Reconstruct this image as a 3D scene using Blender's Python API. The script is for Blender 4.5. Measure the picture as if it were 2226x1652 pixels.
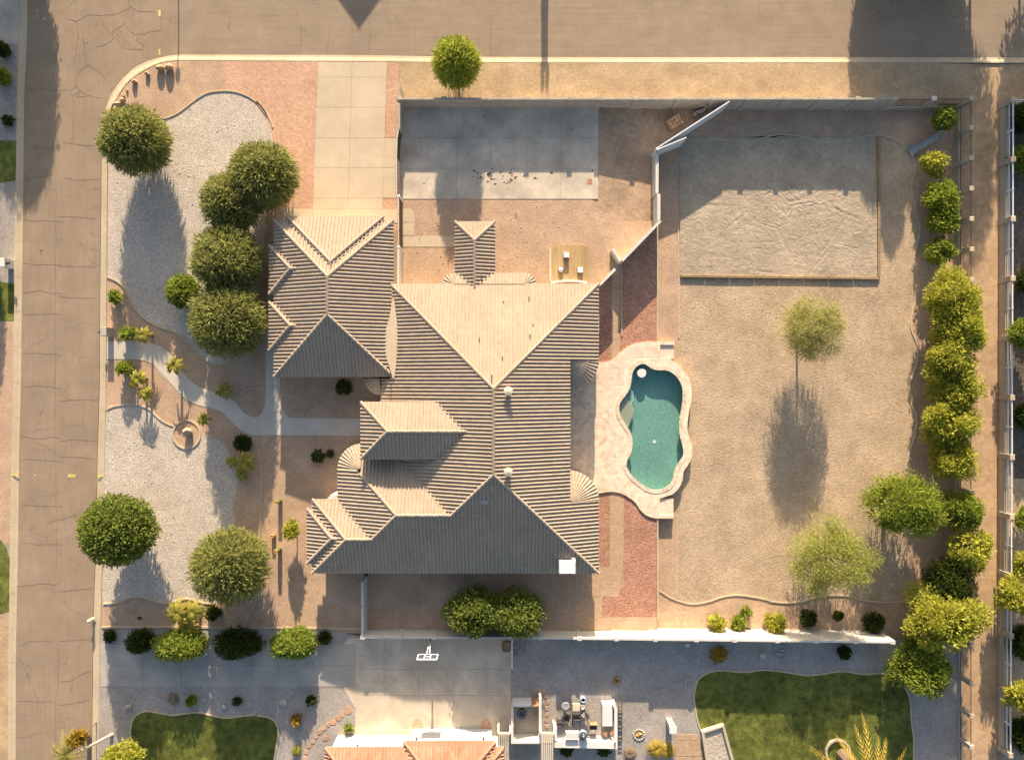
import bpy, bmesh, math, random
import numpy as np
from mathutils import Vector, Matrix
random.seed(7); RNG = np.random.default_rng(11)
for o in list(bpy.data.objects): bpy.data.objects.remove(o)
scene = bpy.context.scene
COL = scene.collection

# ------------------------------------------------------------------ camera, sky, sun, exposure
H = 60.0            # camera height above the front yard, metres
S = 25.655          # map units per metre on the yard plane (survey grid used below)
CX, CY = 1113.0, 826.0
cam = bpy.data.cameras.new('camera'); cam_o = bpy.data.objects.new('camera', cam); COL.objects.link(cam_o)
cam_o.location = (0, 0, H); cam_o.rotation_euler = (0, 0, 0)
cam.sensor_fit = 'HORIZONTAL'; cam.sensor_width = 36.0; cam.lens = 18.0 / ((CX / S) / H)
cam.clip_start = 0.5; cam.clip_end = 1500
scene.camera = cam_o
SUN_EL = math.radians(17.0)
world = bpy.data.worlds.new('World'); scene.world = world; world.use_nodes = True
wn = world.node_tree.nodes; wn.clear()
sky = wn.new('ShaderNodeTexSky'); sky.sky_type = 'NISHITA'; sky.sun_disc = False
sky.sun_elevation = SUN_EL; sky.sun_rotation = 0.0
sky.air_density = 0.95; sky.dust_density = 2.4; sky.ozone_density = 0.9
bg = wn.new('ShaderNodeBackground'); bg.inputs[1].default_value = 0.097
wo = wn.new('ShaderNodeOutputWorld')
world.node_tree.links.new(sky.outputs[0], bg.inputs[0]); world.node_tree.links.new(bg.outputs[0], wo.inputs[0])
sl = bpy.data.lights.new('sun', 'SUN'); sl.energy = 5.0; sl.angle = math.radians(0.55); sl.color = (1.0, 0.83, 0.63)
so = bpy.data.objects.new('sun', sl); COL.objects.link(so)
so.rotation_euler = (-(math.pi / 2 - SUN_EL), 0, 0); so.location = (0, 40, 40)
vs = scene.view_settings
scene.display_settings.display_device = 'sRGB'
vs.view_transform = 'Standard'; vs.look = 'None'; vs.gamma = 1.0; vs.use_curve_mapping = False; vs.exposure = 1.10

# ------------------------------------------------------------------ coordinates
X0 = [0, 542.3, 1084.6, 1641.9]; Y0 = [0, 400.5, 800.9, 1218.1]
def Wp(p, z=0.0):                       # survey grid point seen at height z -> metres
    k = (H - z) / (S * H)
    return ((p[0] - CX) * k, (CY - p[1]) * k)
def zt(c, r, *pts):                     # readings taken on one of the 4x4 survey sheets
    return [(X0[c] + x / 3.808, Y0[r] + y / 3.808) for x, y in pts]
def R(u, v): return (u / S, -v / S)     # plan offsets on the house grid
def poly(pts, z=0.0): return [Wp(p, z) for p in pts]
def smooth(pts, n=5, closed=False):
    out = []; m = len(pts)
    rng = range(m) if closed else range(m - 1)
    for i in rng:
        if closed: p0, p1, p2, p3 = pts[i - 1], pts[i], pts[(i + 1) % m], pts[(i + 2) % m]
        else:
            p1, p2 = pts[i], pts[i + 1]; p0 = pts[i - 1] if i else p1; p3 = pts[i + 2] if i + 2 < m else p2
        for k in range(n):
            t = k / n; t2 = t * t; t3 = t2 * t
            out.append(tuple(0.5 * (2 * p1[a] + (p2[a] - p0[a]) * t + (2 * p0[a] - 5 * p1[a] + 4 * p2[a] - p3[a]) * t2 + (3 * p1[a] - p0[a] - 3 * p2[a] + p3[a]) * t3) for a in (0, 1)))
    if not closed: out.append(tuple(pts[-1]))
    return out
def inside(pt, pg):
    x, y = pt; c = False; j = len(pg) - 1
    for i in range(len(pg)):
        xi, yi = pg[i]; xj, yj = pg[j]
        if (yi > y) != (yj > y) and x < (xj - xi) * (y - yi) / (yj - yi) + xi: c = not c
        j = i
    return c

# ------------------------------------------------------------------ materials
MATS = {}
def mat(name, c1, c2, scale=4.0, rough=0.9, bump=0.0, bscale=None, speck=None, sscale=9.0, samt=0.5, large=0.14, spec=0.25, stretch=None, rnd=0.0, extra=None, lscale=0.35):
    m = bpy.data.materials.new(name); m.use_nodes = True; nt = m.node_tree; N = nt.nodes; L = nt.links
    b = N['Principled BSDF']; b.inputs['Roughness'].default_value = rough; b.inputs['Specular IOR Level'].default_value = spec
    g = N.new('ShaderNodeNewGeometry'); vec = g.outputs['Position']
    if stretch:
        mp = N.new('ShaderNodeMapping'); mp.inputs['Scale'].default_value = stretch; L.new(vec, mp.inputs[0]); vec2 = mp.outputs[0]
    else: vec2 = vec
    n = N.new('ShaderNodeTexNoise'); n.inputs['Scale'].default_value = scale; n.inputs['Detail'].default_value = 5; n.inputs['Roughness'].default_value = 0.65
    L.new(vec2, n.inputs['Vector'])
    rp = N.new('ShaderNodeValToRGB'); rp.color_ramp.elements[0].position = 0.33; rp.color_ramp.elements[1].position = 0.67
    rp.color_ramp.elements[0].color = (*c1, 1); rp.color_ramp.elements[1].color = (*c2, 1)
    L.new(n.outputs[0], rp.inputs[0]); col = rp.outputs[0]; hsrc = n.outputs[0]
    if speck:
        v = N.new('ShaderNodeTexVoronoi'); v.inputs['Scale'].default_value = sscale; L.new(vec, v.inputs['Vector'])
        sp = N.new('ShaderNodeSeparateColor'); L.new(v.outputs['Color'], sp.inputs[0])
        mr = N.new('ShaderNodeMapRange'); mr.inputs[1].default_value = 0.45; mr.inputs[2].default_value = 1.0; mr.inputs[3].default_value = 0; mr.inputs[4].default_value = samt
        L.new(sp.outputs[0], mr.inputs[0])
        mx = N.new('ShaderNodeMix'); mx.data_type = 'RGBA'; mx.inputs[7].default_value = (*speck, 1)
        L.new(mr.outputs[0], mx.inputs[0]); L.new(col, mx.inputs[6]); col = mx.outputs[2]
    if large:
        n2 = N.new('ShaderNodeTexNoise'); n2.inputs['Scale'].default_value = lscale; n2.inputs['Detail'].default_value = 4; L.new(vec, n2.inputs['Vector'])
        m2 = N.new('ShaderNodeMapRange'); m2.inputs[1].default_value = 0.3; m2.inputs[2].default_value = 0.7; m2.inputs[3].default_value = 1 - large; m2.inputs[4].default_value = 1 + large
        L.new(n2.outputs[0], m2.inputs[0])
        ml = N.new('ShaderNodeVectorMath'); ml.operation = 'SCALE'; L.new(col, ml.inputs[0]); L.new(m2.outputs[0], ml.inputs['Scale']); col = ml.outputs[0]
    if rnd:
        oi = N.new('ShaderNodeObjectInfo'); m3 = N.new('ShaderNodeMapRange'); m3.inputs[3].default_value = 1 - rnd; m3.inputs[4].default_value = 1 + rnd
        L.new(oi.outputs['Random'], m3.inputs[0]); ml = N.new('ShaderNodeVectorMath'); ml.operation = 'SCALE'; L.new(col, ml.inputs[0]); L.new(m3.outputs[0], ml.inputs['Scale']); col = ml.outputs[0]
    if extra: col = extra(N, L, vec, col)
    L.new(col, b.inputs['Base Color'])
    if bump:
        bn = N.new('ShaderNodeTexNoise'); bn.inputs['Scale'].default_value = bscale or scale * 2; bn.inputs['Detail'].default_value = 4; L.new(vec, bn.inputs['Vector'])
        bp = N.new('ShaderNodeBump'); bp.inputs['Strength'].default_value = 1.0; bp.inputs['Distance'].default_value = bump
        L.new(bn.outputs[0], bp.inputs['Height']); L.new(bp.outputs[0], b.inputs['Normal'])
    MATS[name] = m; return m
def cracks(sx, sy, width, amt, seam=None):
    def f(N, L, vec, col):
        nz = N.new('ShaderNodeTexNoise'); nz.inputs['Scale'].default_value = 1.1; nz.inputs['Detail'].default_value = 4; L.new(vec, nz.inputs['Vector'])
        sc = N.new('ShaderNodeVectorMath'); sc.operation = 'SCALE'; sc.inputs['Scale'].default_value = 1.0; L.new(nz.outputs['Color'], sc.inputs[0])
        ad = N.new('ShaderNodeVectorMath'); L.new(vec, ad.inputs[0]); L.new(sc.outputs[0], ad.inputs[1])
        mp = N.new('ShaderNodeMapping'); mp.inputs['Scale'].default_value = (sx, sy, 0.0); L.new(ad.outputs[0], mp.inputs[0])
        v = N.new('ShaderNodeTexVoronoi'); v.feature = 'DISTANCE_TO_EDGE'; v.inputs['Scale'].default_value = 1; L.new(mp.outputs[0], v.inputs['Vector'])
        mr = N.new('ShaderNodeMapRange'); mr.inputs[1].default_value = 0; mr.inputs[2].default_value = width; mr.inputs[3].default_value = amt; mr.inputs[4].default_value = 0
        L.new(v.outputs['Distance'], mr.inputs[0])
        nk = N.new('ShaderNodeTexNoise'); nk.inputs['Scale'].default_value = 0.5; L.new(vec, nk.inputs['Vector'])
        mk_ = N.new('ShaderNodeMapRange'); mk_.inputs[1].default_value = 0.40; mk_.inputs[2].default_value = 0.55; L.new(nk.outputs[0], mk_.inputs[0])
        mu = N.new('ShaderNodeMath'); mu.operation = 'MULTIPLY'; L.new(mr.outputs[0], mu.inputs[0]); L.new(mk_.outputs[0], mu.inputs[1])
        mx = N.new('ShaderNodeMix'); mx.data_type = 'RGBA'; mx.inputs[7].default_value = (0.09, 0.065, 0.045, 1)
        L.new(mu.outputs[0], mx.inputs[0]); L.new(col, mx.inputs[6]); return mx.outputs[2]
    return f
def bricks(sx, rot, mortar, amt, w=0.5, h=0.25, ms=0.012):
    def f(N, L, vec, col):
        mp = N.new('ShaderNodeMapping'); mp.inputs['Scale'].default_value = (sx, sx, sx); mp.inputs['Rotation'].default_value = rot; L.new(vec, mp.inputs[0])
        br = N.new('ShaderNodeTexBrick'); br.inputs['Scale'].default_value = 1; br.inputs['Brick Width'].default_value = w; br.inputs['Row Height'].default_value = h; br.inputs['Mortar Size'].default_value = ms
        br.inputs['Color1'].default_value = (0.82, 0.82, 0.82, 1); br.inputs['Color2'].default_value = (1.12, 1.12, 1.12, 1); br.inputs['Mortar'].default_value = (*mortar, 1)
        L.new(mp.outputs[0], br.inputs['Vector'])
        mx = N.new('ShaderNodeMix'); mx.data_type = 'RGBA'; mx.blend_type = 'MULTIPLY'; mx.inputs[0].default_value = amt
        L.new(col, mx.inputs[6]); L.new(br.outputs['Color'], mx.inputs[7]); return mx.outputs[2]
    return f
def flecks(scale, amt, dark, thr):
    def f(N, L, vec, col):
        nz = N.new('ShaderNodeTexNoise'); nz.inputs['Scale'].default_value = scale; nz.inputs['Detail'].default_value = 8; nz.inputs['Roughness'].default_value = .8; L.new(vec, nz.inputs['Vector'])
        mr = N.new('ShaderNodeMapRange'); mr.inputs[1].default_value = .60 * thr / .75; mr.inputs[2].default_value = .72 * thr / .75; mr.inputs[3].default_value = 0; mr.inputs[4].default_value = 1; L.new(nz.outputs[0], mr.inputs[0])
        n3 = N.new('ShaderNodeTexNoise'); n3.inputs['Scale'].default_value = .9; n3.inputs['Detail'].default_value = 6; n3.inputs['Roughness'].default_value = .7; L.new(vec, n3.inputs['Vector'])
        m3 = N.new('ShaderNodeMapRange'); m3.inputs[1].default_value = .35; m3.inputs[2].default_value = .65; m3.inputs[3].default_value = 1 - amt; m3.inputs[4].default_value = 1 + amt; L.new(n3.outputs[0], m3.inputs[0])
        sc = N.new('ShaderNodeVectorMath'); sc.operation = 'SCALE'; L.new(col, sc.inputs[0]); L.new(m3.outputs[0], sc.inputs['Scale'])
        dk_ = N.new('ShaderNodeVectorMath'); dk_.operation = 'SCALE'; L.new(sc.outputs[0], dk_.inputs[0]); dk_.inputs['Scale'].default_value = dark
        mx = N.new('ShaderNodeMix'); mx.data_type = 'RGBA'; L.new(mr.outputs[0], mx.inputs[0]); L.new(sc.outputs[0], mx.inputs[6]); L.new(dk_.outputs[0], mx.inputs[7]); return mx.outputs[2]
    return f
def tinted(k):
    base = flecks(3.0, .035, .75, .80)
    def f(N, L, vec, col):
        col = base(N, L, vec, col); a = N.new('ShaderNodeAttribute'); a.attribute_name = 'tint'
        m = N.new('ShaderNodeMath'); m.operation = 'MULTIPLY_ADD'; m.inputs[1].default_value = k; m.inputs[2].default_value = 1.0; L.new(a.outputs['Fac'], m.inputs[0])
        sc = N.new('ShaderNodeVectorMath'); sc.operation = 'SCALE'; L.new(col, sc.inputs[0]); L.new(m.outputs[0], sc.inputs['Scale']); return sc.outputs[0]
    return f
def worn(cr):
    fl = flecks(2.2, .055, .82, .76)
    return lambda N, L, v, c: cr(N, L, v, fl(N, L, v, c))
mat('dirt', (.40, .27, .16), (.50, .35, .21), 2.0, bump=.02, bscale=7)
mat('asphalt_w', (.300, .222, .152), (.335, .250, .172), 1.6, bump=.004, bscale=14, stretch=(3.0, .25, 1), large=.09, extra=worn(cracks(.16, .30, .010, .40)))
mat('asphalt_n', (.300, .224, .153), (.345, .260, .180), 1.6, bump=.004, bscale=14, stretch=(.12, 3.0, 1), large=.08, extra=worn(cracks(.30, .38, .008, .35)))
mat('concrete', (.56, .445, .305), (.62, .50, .35), 1.2, bump=.003, bscale=8, large=.08, rough=.85)
mat('walk', (.58, .51, .41), (.65, .575, .47), 1.2, bump=.003, bscale=8, large=.07, rough=.85)
mat('concrete_old', (.50, .42, .32), (.66, .555, .42), .8, bump=.004, bscale=8, large=.2, rough=.85)
mat('concrete_grey', (.40, .36, .305), (.48, .43, .365), .7, bump=.003, bscale=8, large=.12, rough=.8)
mat('kerb', (.50, .40, .265), (.58, .47, .32), 2.0, bump=.003, bscale=8, large=.08)
mat('gravel_grey', (.36, .302, .24), (.62, .525, .425), 7.0, bump=.035, bscale=9, speck=(.72, .63, .52), sscale=11, samt=.7, large=.07, extra=flecks(5.5, .10, .45, .75))
mat('granite_pink', (.42, .28, .18), (.55, .375, .248), 5.0, bump=.028, bscale=8, speck=(.56, .40, .28), sscale=10, samt=.5, large=.12, extra=flecks(5.5, .10, .45, .75))
mat('gravel_brown', (.355, .255, .163), (.55, .405, .262), 6.0, bump=.035, bscale=7, speck=(.53, .42, .29), sscale=9, samt=.5, large=.13, extra=flecks(5.5, .10, .45, .75))
mat('arena_sand', (.36, .285, .20), (.47, .375, .268), 4.0, bump=.022, bscale=9, speck=(.52, .43, .31), sscale=8, samt=.4, large=.12, extra=flecks(5.5, .10, .45, .75))
mat('strip_dirt', (.39, .268, .15), (.53, .38, .22), 4.0, bump=.03, bscale=9, speck=(.50, .40, .28), sscale=10, samt=.4, large=.18, extra=flecks(5.5, .10, .45, .75))
mat('court_dirt', (.37, .25, .16), (.50, .35, .225), 3.5, bump=.03, bscale=8, speck=(.5, .38, .27), sscale=10, samt=.4, large=.2, extra=flecks(4.0, .14, .5, .74))
mat('red_rock', (.30, .135, .085), (.52, .27, .175), 7.0, bump=.05, bscale=8, speck=(.52, .32, .23), sscale=7, samt=.8, large=.1, extra=flecks(5.5, .10, .45, .75))
mat('gravel_neigh', (.29, .255, .225), (.42, .37, .325), 6.0, bump=.03, bscale=9, speck=(.50, .45, .40), sscale=11, samt=.6, large=.12, extra=flecks(5.5, .10, .45, .75))
mat('alley_dirt', (.44, .29, .165), (.56, .38, .225), 2.2, bump=.02, bscale=5, large=.14, extra=flecks(5.5, .10, .45, .75))
mat('stain', (.10, .085, .065), (.16, .13, .10), 6)
mat('shade_and_litter', (.10, .08, .058), (.20, .155, .11), 3.0, bump=.05, bscale=6, large=.3)  # dark tone: painted shade east of the alley, and the leaf litter's own colour
mat('paver_salmon', (.56, .335, .215), (.66, .41, .27), 3.0, bump=.004, bscale=14, large=.09, extra=bricks(2.5, (0, 0, .785), (.62, .60, .58), .9))
mat('paver_tan', (.48, .325, .20), (.56, .39, .25), 3.0, bump=.004, bscale=14, large=.07, extra=bricks(2.4, (0, 0, 0), (.62, .6, .58), .8))
mat('travertine', (.73, .58, .43), (.81, .66, .50), 1.8, bump=.002, bscale=14, speck=(.50, .33, .21), sscale=3.2, samt=.42, large=.06, rough=.7, rnd=.10)
mat('grass', (.075, .092, .018), (.195, .21, .042), 1.6, bump=.02, bscale=14, large=.25, extra=flecks(2.5, .22, .7, .8))
mat('stucco_white', (.70, .67, .62), (.76, .73, .68), 3, bump=.003, bscale=30, large=.03)
mat('stucco_tan', (.48, .40, .30), (.54, .46, .35), 3, bump=.003, bscale=30, large=.04)
mat('block_wall', (.42, .365, .29), (.48, .42, .34), 3, bump=.003, bscale=25, large=.05, extra=bricks(2.5, (math.pi / 2, 0, 0), (.72, .7, .68), .8, 1.0, .5))
mat('block_white', (.60, .56, .49), (.67, .63, .56), 3, bump=.003, bscale=25, large=.04)
mat('roof_tile', (.41, .325, .24), (.46, .368, .275), 3.4, bump=.002, bscale=20, large=.05, rnd=.03, extra=tinted(.03))
mat('roof_deck', (.20, .17, .13), (.24, .20, .16), 3)
mat('roof_red', (.46, .25, .16), (.54, .305, .20), 2.2, bump=.002, bscale=20, large=.08, extra=tinted(.08))
mat('fascia', (.46, .40, .31), (.50, .44, .35), 3)
mat('timber', (.25, .165, .085), (.37, .255, .14), 3, stretch=(1, 1, 1), bump=.006, bscale=9, large=.2)
mat('deck_wood', (.40, .27, .13), (.50, .35, .18), 2, bump=.004, bscale=9, stretch=(6, .6, 1), large=.12, rnd=.06)
mat('iron', (.05, .045, .04), (.07, .065, .06), 4, rough=.5)
mat('brown_gate', (.13, .085, .05), (.18, .12, .07), 3, stretch=(1, 6, 1))
mat('white_paint', (.74, .74, .74), (.80, .80, .80), 3, large=.02, rough=.5)
mat('white_metal', (.62, .62, .60), (.68, .68, .66), 3, large=.03, rough=.4)
mat('grey_metal', (.30, .30, .30), (.36, .36, .36), 3, rough=.4)
mat('dark', (.03, .03, .032), (.045, .045, .05), 3, rough=.5)
mat('cream', (.62, .54, .40), (.68, .60, .46), 3)
mat('blue', (.10, .16, .38), (.14, .20, .44), 3, rough=.5)
mat('light_blue', (.35, .47, .62), (.40, .52, .68), 3, rough=.4)
mat('terracotta', (.42, .20, .11), (.50, .26, .15), 3)
mat('boulder', (.42, .28, .17), (.58, .42, .28), 3, bump=.05, bscale=6, large=.15)
mat('stone_grey', (.36, .33, .29), (.52, .48, .43), 3, bump=.04, bscale=6, large=.2)
mat('flagstone', (.46, .27, .17), (.58, .37, .24), 2.5, bump=.01, bscale=9, large=.2, rnd=.15)
mat('yellow_mark', (.60, .48, .14), (.68, .56, .20), 9, large=.2)
mat('crack', (.20, .145, .10), (.235, .17, .118), 4)
mat('bark', (.16, .115, .075), (.24, .18, .12), 5, bump=.02, bscale=10, stretch=(4, 4, 1))
mat('bark_pale', (.46, .40, .32), (.58, .52, .44), 4, bump=.01, bscale=8)
mat('cactus', (.14, .17, .06), (.20, .22, .08), 5)
mat('flower', (.55, .30, .06), (.65, .40, .10), 9)
mat('pool_plaster', (.17, .33, .26), (.29, .47, .38), 6.0, bump=.01, bscale=6, large=.10, rough=.8)
mat('pool_step', (.42, .38, .27), (.48, .43, .31), 3.0, large=.06)
mat('tarp', (.42, .40, .36), (.5, .48, .44), 2)
mat('cushion', (.60, .52, .40), (.68, .60, .48), 3)
mat('sand', (.44, .37, .28), (.55, .47, .36), 3, bump=.06, bscale=4)
def glassy(name, col, rough=.05):
    m = mat(name, col, col, 1, rough=rough, spec=.6, large=0); return m
glassy('glass', (.05, .07, .09))
def leafmat(name, dark, light, trans=.35, scale=3.4):
    m = bpy.data.materials.new(name); m.use_nodes = True; N = m.node_tree.nodes; L = m.node_tree.links; N.clear()
    g = N.new('ShaderNodeNewGeometry'); n = N.new('ShaderNodeTexNoise'); n.inputs['Scale'].default_value = scale; n.inputs['Detail'].default_value = 6; n.inputs['Roughness'].default_value = .75
    L.new(g.outputs['Position'], n.inputs['Vector'])
    rp = N.new('ShaderNodeValToRGB'); rp.color_ramp.elements[0].position = .38; rp.color_ramp.elements[1].position = .62
    rp.color_ramp.elements[0].color = (*dark, 1); rp.color_ramp.elements[1].color = (*light, 1); L.new(n.outputs[0], rp.inputs[0])
    d = N.new('ShaderNodeBsdfDiffuse'); t = N.new('ShaderNodeBsdfTranslucent'); mx = N.new('ShaderNodeMixShader'); mx.inputs[0].default_value = trans
    L.new(rp.outputs[0], d.inputs[0]); L.new(rp.outputs[0], t.inputs[0]); L.new(d.outputs[0], mx.inputs[1]); L.new(t.outputs[0], mx.inputs[2])
    o = N.new('ShaderNodeOutputMaterial'); L.new(mx.outputs[0], o.inputs[0]); MATS[name] = m
leafmat('leaf_olive', (0.15, 0.165, 0.04), (0.45, 0.455, 0.16), .48)
leafmat('leaf_round', (0.092, 0.13, 0.022), (0.31, 0.36, 0.085), .48)
leafmat('leaf_lime', (0.21, 0.26, 0.03), (0.5, 0.53, 0.1), .48)
leafmat('leaf_pale', (0.29, 0.29, 0.09), (0.56, 0.53, 0.2), .48)
leafmat('leaf_wisp', (.24, .27, .06), (.52, .52, .15), .48)
leafmat('leaf_yellow', (0.25, 0.28, 0.03), (0.64, 0.61, 0.11), .48)
leafmat('leaf_green', (0.13, 0.18, 0.02), (0.42, 0.475, 0.08), .48)
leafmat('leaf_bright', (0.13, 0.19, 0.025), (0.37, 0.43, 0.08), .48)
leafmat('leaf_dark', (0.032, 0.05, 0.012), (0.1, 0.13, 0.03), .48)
leafmat('leaf_palm', (0.22, 0.215, 0.03), (0.55, 0.5, 0.11), .48)
leafmat('leaf_orange', (.20, .11, .02), (.45, .30, .04))
leafmat('leaf_gold', (.38, .27, .05), (.62, .46, .10))
leafmat('leaf_grassy', (.26, .19, .13), (.44, .34, .25))
def watermat():
    m = bpy.data.materials.new('pool_water'); m.use_nodes = True; N = m.node_tree.nodes; L = m.node_tree.links; N.clear()
    t = N.new('ShaderNodeBsdfTransparent'); t.inputs[0].default_value = (.86, .95, .96, 1)
    gl = N.new('ShaderNodeBsdfGlossy'); gl.inputs['Roughness'].default_value = .06
    lw = N.new('ShaderNodeFresnel'); lw.inputs[0].default_value = 1.33
    g = N.new('ShaderNodeNewGeometry'); nz = N.new('ShaderNodeTexNoise'); nz.inputs['Scale'].default_value = 5; nz.inputs['Detail'].default_value = 3; L.new(g.outputs['Position'], nz.inputs['Vector'])
    bp = N.new('ShaderNodeBump'); bp.inputs['Distance'].default_value = .012; L.new(nz.outputs[0], bp.inputs['Height']); L.new(bp.outputs[0], gl.inputs['Normal']); L.new(bp.outputs[0], lw.inputs['Normal'])
    mx = N.new('ShaderNodeMixShader'); L.new(lw.outputs[0], mx.inputs[0]); L.new(t.outputs[0], mx.inputs[1]); L.new(gl.outputs[0], mx.inputs[2])
    o = N.new('ShaderNodeOutputMaterial'); L.new(mx.outputs[0], o.inputs[0]); MATS['pool_water'] = m
watermat()

# ------------------------------------------------------------------ mesh helpers
class MB:
    def __init__(s): s.v = []; s.f = []
    def add(s, vs, fs):
        b = len(s.v); s.v += [tuple(map(float, q)) for q in vs]; s.f += [tuple(b + i for i in f) for f in fs]; return s
    def prism(s, pg, z0, z1, bottom=False):
        n = len(pg)
        area = sum(pg[i][0] * pg[(i + 1) % n][1] - pg[(i + 1) % n][0] * pg[i][1] for i in range(n))
        if area < 0: pg = pg[::-1]
        f = [tuple(range(n, 2 * n))] + [(i, (i + 1) % n, (i + 1) % n + n, i + n) for i in range(n)]
        if bottom: f.append(tuple(range(n - 1, -1, -1)))
        return s.add([(*p, z0) for p in pg] + [(*p, z1) for p in pg], f)
    def box(s, x, y, z0, z1, sx, sy, a=0.0):
        c, d = math.cos(a), math.sin(a)
        return s.prism([(x + (px * c - py * d), y + (px * d + py * c)) for px, py in ((-sx / 2, -sy / 2), (sx / 2, -sy / 2), (sx / 2, sy / 2), (-sx / 2, sy / 2))], z0, z1, True)
    def bevbox(s, x, y, z0, z1, sx, sy, a=0.0, b=.03):
        def ring(ix): 
            c, d = math.cos(a), math.sin(a); hx, hy = sx / 2 - ix, sy / 2 - ix
            return [(x + (px * c - py * d), y + (px * d + py * c)) for px, py in ((-hx, -hy), (hx, -hy), (hx, hy), (-hx, hy))]
        r0, r1 = ring(0), ring(b)
        v = [(*p, z0) for p in r0] + [(*p, z1 - b) for p in r0] + [(*p, z1) for p in r1]
        f = [(8, 9, 10, 11)] + [(i + k * 4, (i + 1) % 4 + k * 4, (i + 1) % 4 + k * 4 + 4, i + k * 4 + 4) for k in (0, 1) for i in range(4)]
        return s.add(v, f)
    def cyl(s, x, y, z0, z1, r0, r1=None, n=12):
        r1 = r0 if r1 is None else r1
        v = [(x + r * math.cos(2 * math.pi * i / n), y + r * math.sin(2 * math.pi * i / n), z) for z, r in ((z0, r0), (z1, r1)) for i in range(n)]
        return s.add(v, [(i, (i + 1) % n, (i + 1) % n + n, i + n) for i in range(n)] + [tuple(range(n, 2 * n)), tuple(range(n - 1, -1, -1))])
    def lathe(s, x, y, prof, n=16):
        v = [(x + r * math.cos(2 * math.pi * i / n), y + r * math.sin(2 * math.pi * i / n), z) for r, z in prof for i in range(n)]
        f = [(i + k * n, (i + 1) % n + k * n, (i + 1) % n + k * n + n, i + k * n + n) for k in range(len(prof) - 1) for i in range(n)]
        f.append(tuple(range((len(prof) - 1) * n, len(prof) * n)))
        return s.add(v, f)
    def tube(s, path, radii, n=6, cap=True):
        P = [Vector(p) for p in path]; rad = radii if isinstance(radii, (list, tuple)) else [radii] * len(P)
        v = []
        for i, p in enumerate(P):
            d = (P[min(i + 1, len(P) - 1)] - P[max(i - 1, 0)]).normalized()
            a = d.cross(Vector((0, 0, 1))); a = a.normalized() if a.length > 1e-3 else Vector((1, 0, 0)); b = d.cross(a)
            for k in range(n):
                t = 2 * math.pi * k / n; q = p + (a * math.cos(t) + b * math.sin(t)) * rad[i]; v.append(q[:])
        f = [(i * n + k, i * n + (k + 1) % n, (i + 1) * n + (k + 1) % n, (i + 1) * n + k) for i in range(len(P) - 1) for k in range(n)]
        if cap: f += [tuple(range(n - 1, -1, -1)), tuple(range((len(P) - 1) * n, len(P) * n))]
        return s.add(v, f)
    def strip(s, path, w, z0, z1, closed=False):
        n = len(path); Lf, Rt = [], []
        for i in range(n):
            if closed: a, b = path[i - 1], path[(i + 1) % n]
            else: a, b = path[max(i - 1, 0)], path[min(i + 1, n - 1)]
            dx, dy = b[0] - a[0], b[1] - a[1]; l = math.hypot(dx, dy) or 1
            nx, ny = -dy / l * w / 2, dx / l * w / 2
            Lf.append((path[i][0] + nx, path[i][1] + ny)); Rt.append((path[i][0] - nx, path[i][1] - ny))
        v = []; f = []
        for i in range(n): v += [(*Lf[i], z0), (*Lf[i], z1), (*Rt[i], z1), (*Rt[i], z0)]
        for i in range(n if closed else n - 1):
            a = i * 4; b = ((i + 1) % n) * 4
            f += [(a, a + 1, b + 1, b)[::-1], (a + 1, a + 2, b + 2, b + 1)[::-1], (a + 2, a + 3, b + 3, b + 2)[::-1]]
        if not closed: f += [(0, 1, 2, 3), tuple((n - 1) * 4 + k for k in (3, 2, 1, 0))]
        return s.add(v, f)
    def rock(s, x, y, z, rx, ry, rz, seed=0, n=2):
        bm = bmesh.new(); bmesh.ops.create_icosphere(bm, subdivisions=n, radius=1); r = random.Random(seed)
        pl = [(Vector((r.gauss(0, 1), r.gauss(0, 1), r.gauss(0, .8))).normalized(), r.uniform(.62, .92)) for _ in range(9)]
        for q in bm.verts:
            for nrm, dd in pl:
                k = q.co.dot(nrm)
                if k > dd: q.co -= nrm * (k - dd)
        b = len(s.v); s.v += [(x + q.co.x * rx, y + q.co.y * ry, z + q.co.z * rz) for q in bm.verts]
        bm.verts.index_update(); s.f += [tuple(b + q.index for q in fc.verts) for fc in bm.faces]; bm.free(); return s
def mesh_from(v, f, name, material):
    me = bpy.data.meshes.new(name); me.from_pydata(v, [], f); me.update()
    if material: me.materials.append(MATS[material])
    return me
def tag(o, label=None, cat=None, group=None, kind=None):
    if label: o['label'] = label
    if cat: o['category'] = cat
    if group: o['group'] = group
    if kind: o['kind'] = kind
    return o
def thing(name, loc, label, cat, group=None):
    o = bpy.data.objects.new(name, None); COL.objects.link(o); o.location = loc; o.empty_display_size = .2
    return tag(o, label, cat, group)
def worldloc(o):
    l = Vector(o.location)
    while o.parent: o = o.parent; l += Vector(o.location)
    return l
def part(parent, name, mb, material, smoothf=False, kind=None, label=None):
    if parent is not None:
        l = worldloc(parent); v = [(a - l.x, b - l.y, c - l.z) for a, b, c in mb.v]
    else: v = mb.v
    me = mesh_from(v, mb.f, name, material)
    if smoothf: me.polygons.foreach_set('use_smooth', [True] * len(me.polygons))
    o = bpy.data.objects.new(name, me); COL.objects.link(o); o.parent = parent
    return tag(o, label, None, None, kind)
def solo(name, mb, material, label, cat, group=None, smoothf=False):
    return tag(part(None, name, mb, material, smoothf), label, cat, group)
def struct(name, mb, material, parent=None):
    return part(parent, name, mb, material, kind='structure' if parent is None else None)
def sheet(name, pts, z, material, sm=0, closed=True):
    pg = poly(smooth(pts, sm, True) if sm else pts, z)
    return struct(name, MB().prism(pg, z - .03, z), material)

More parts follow.
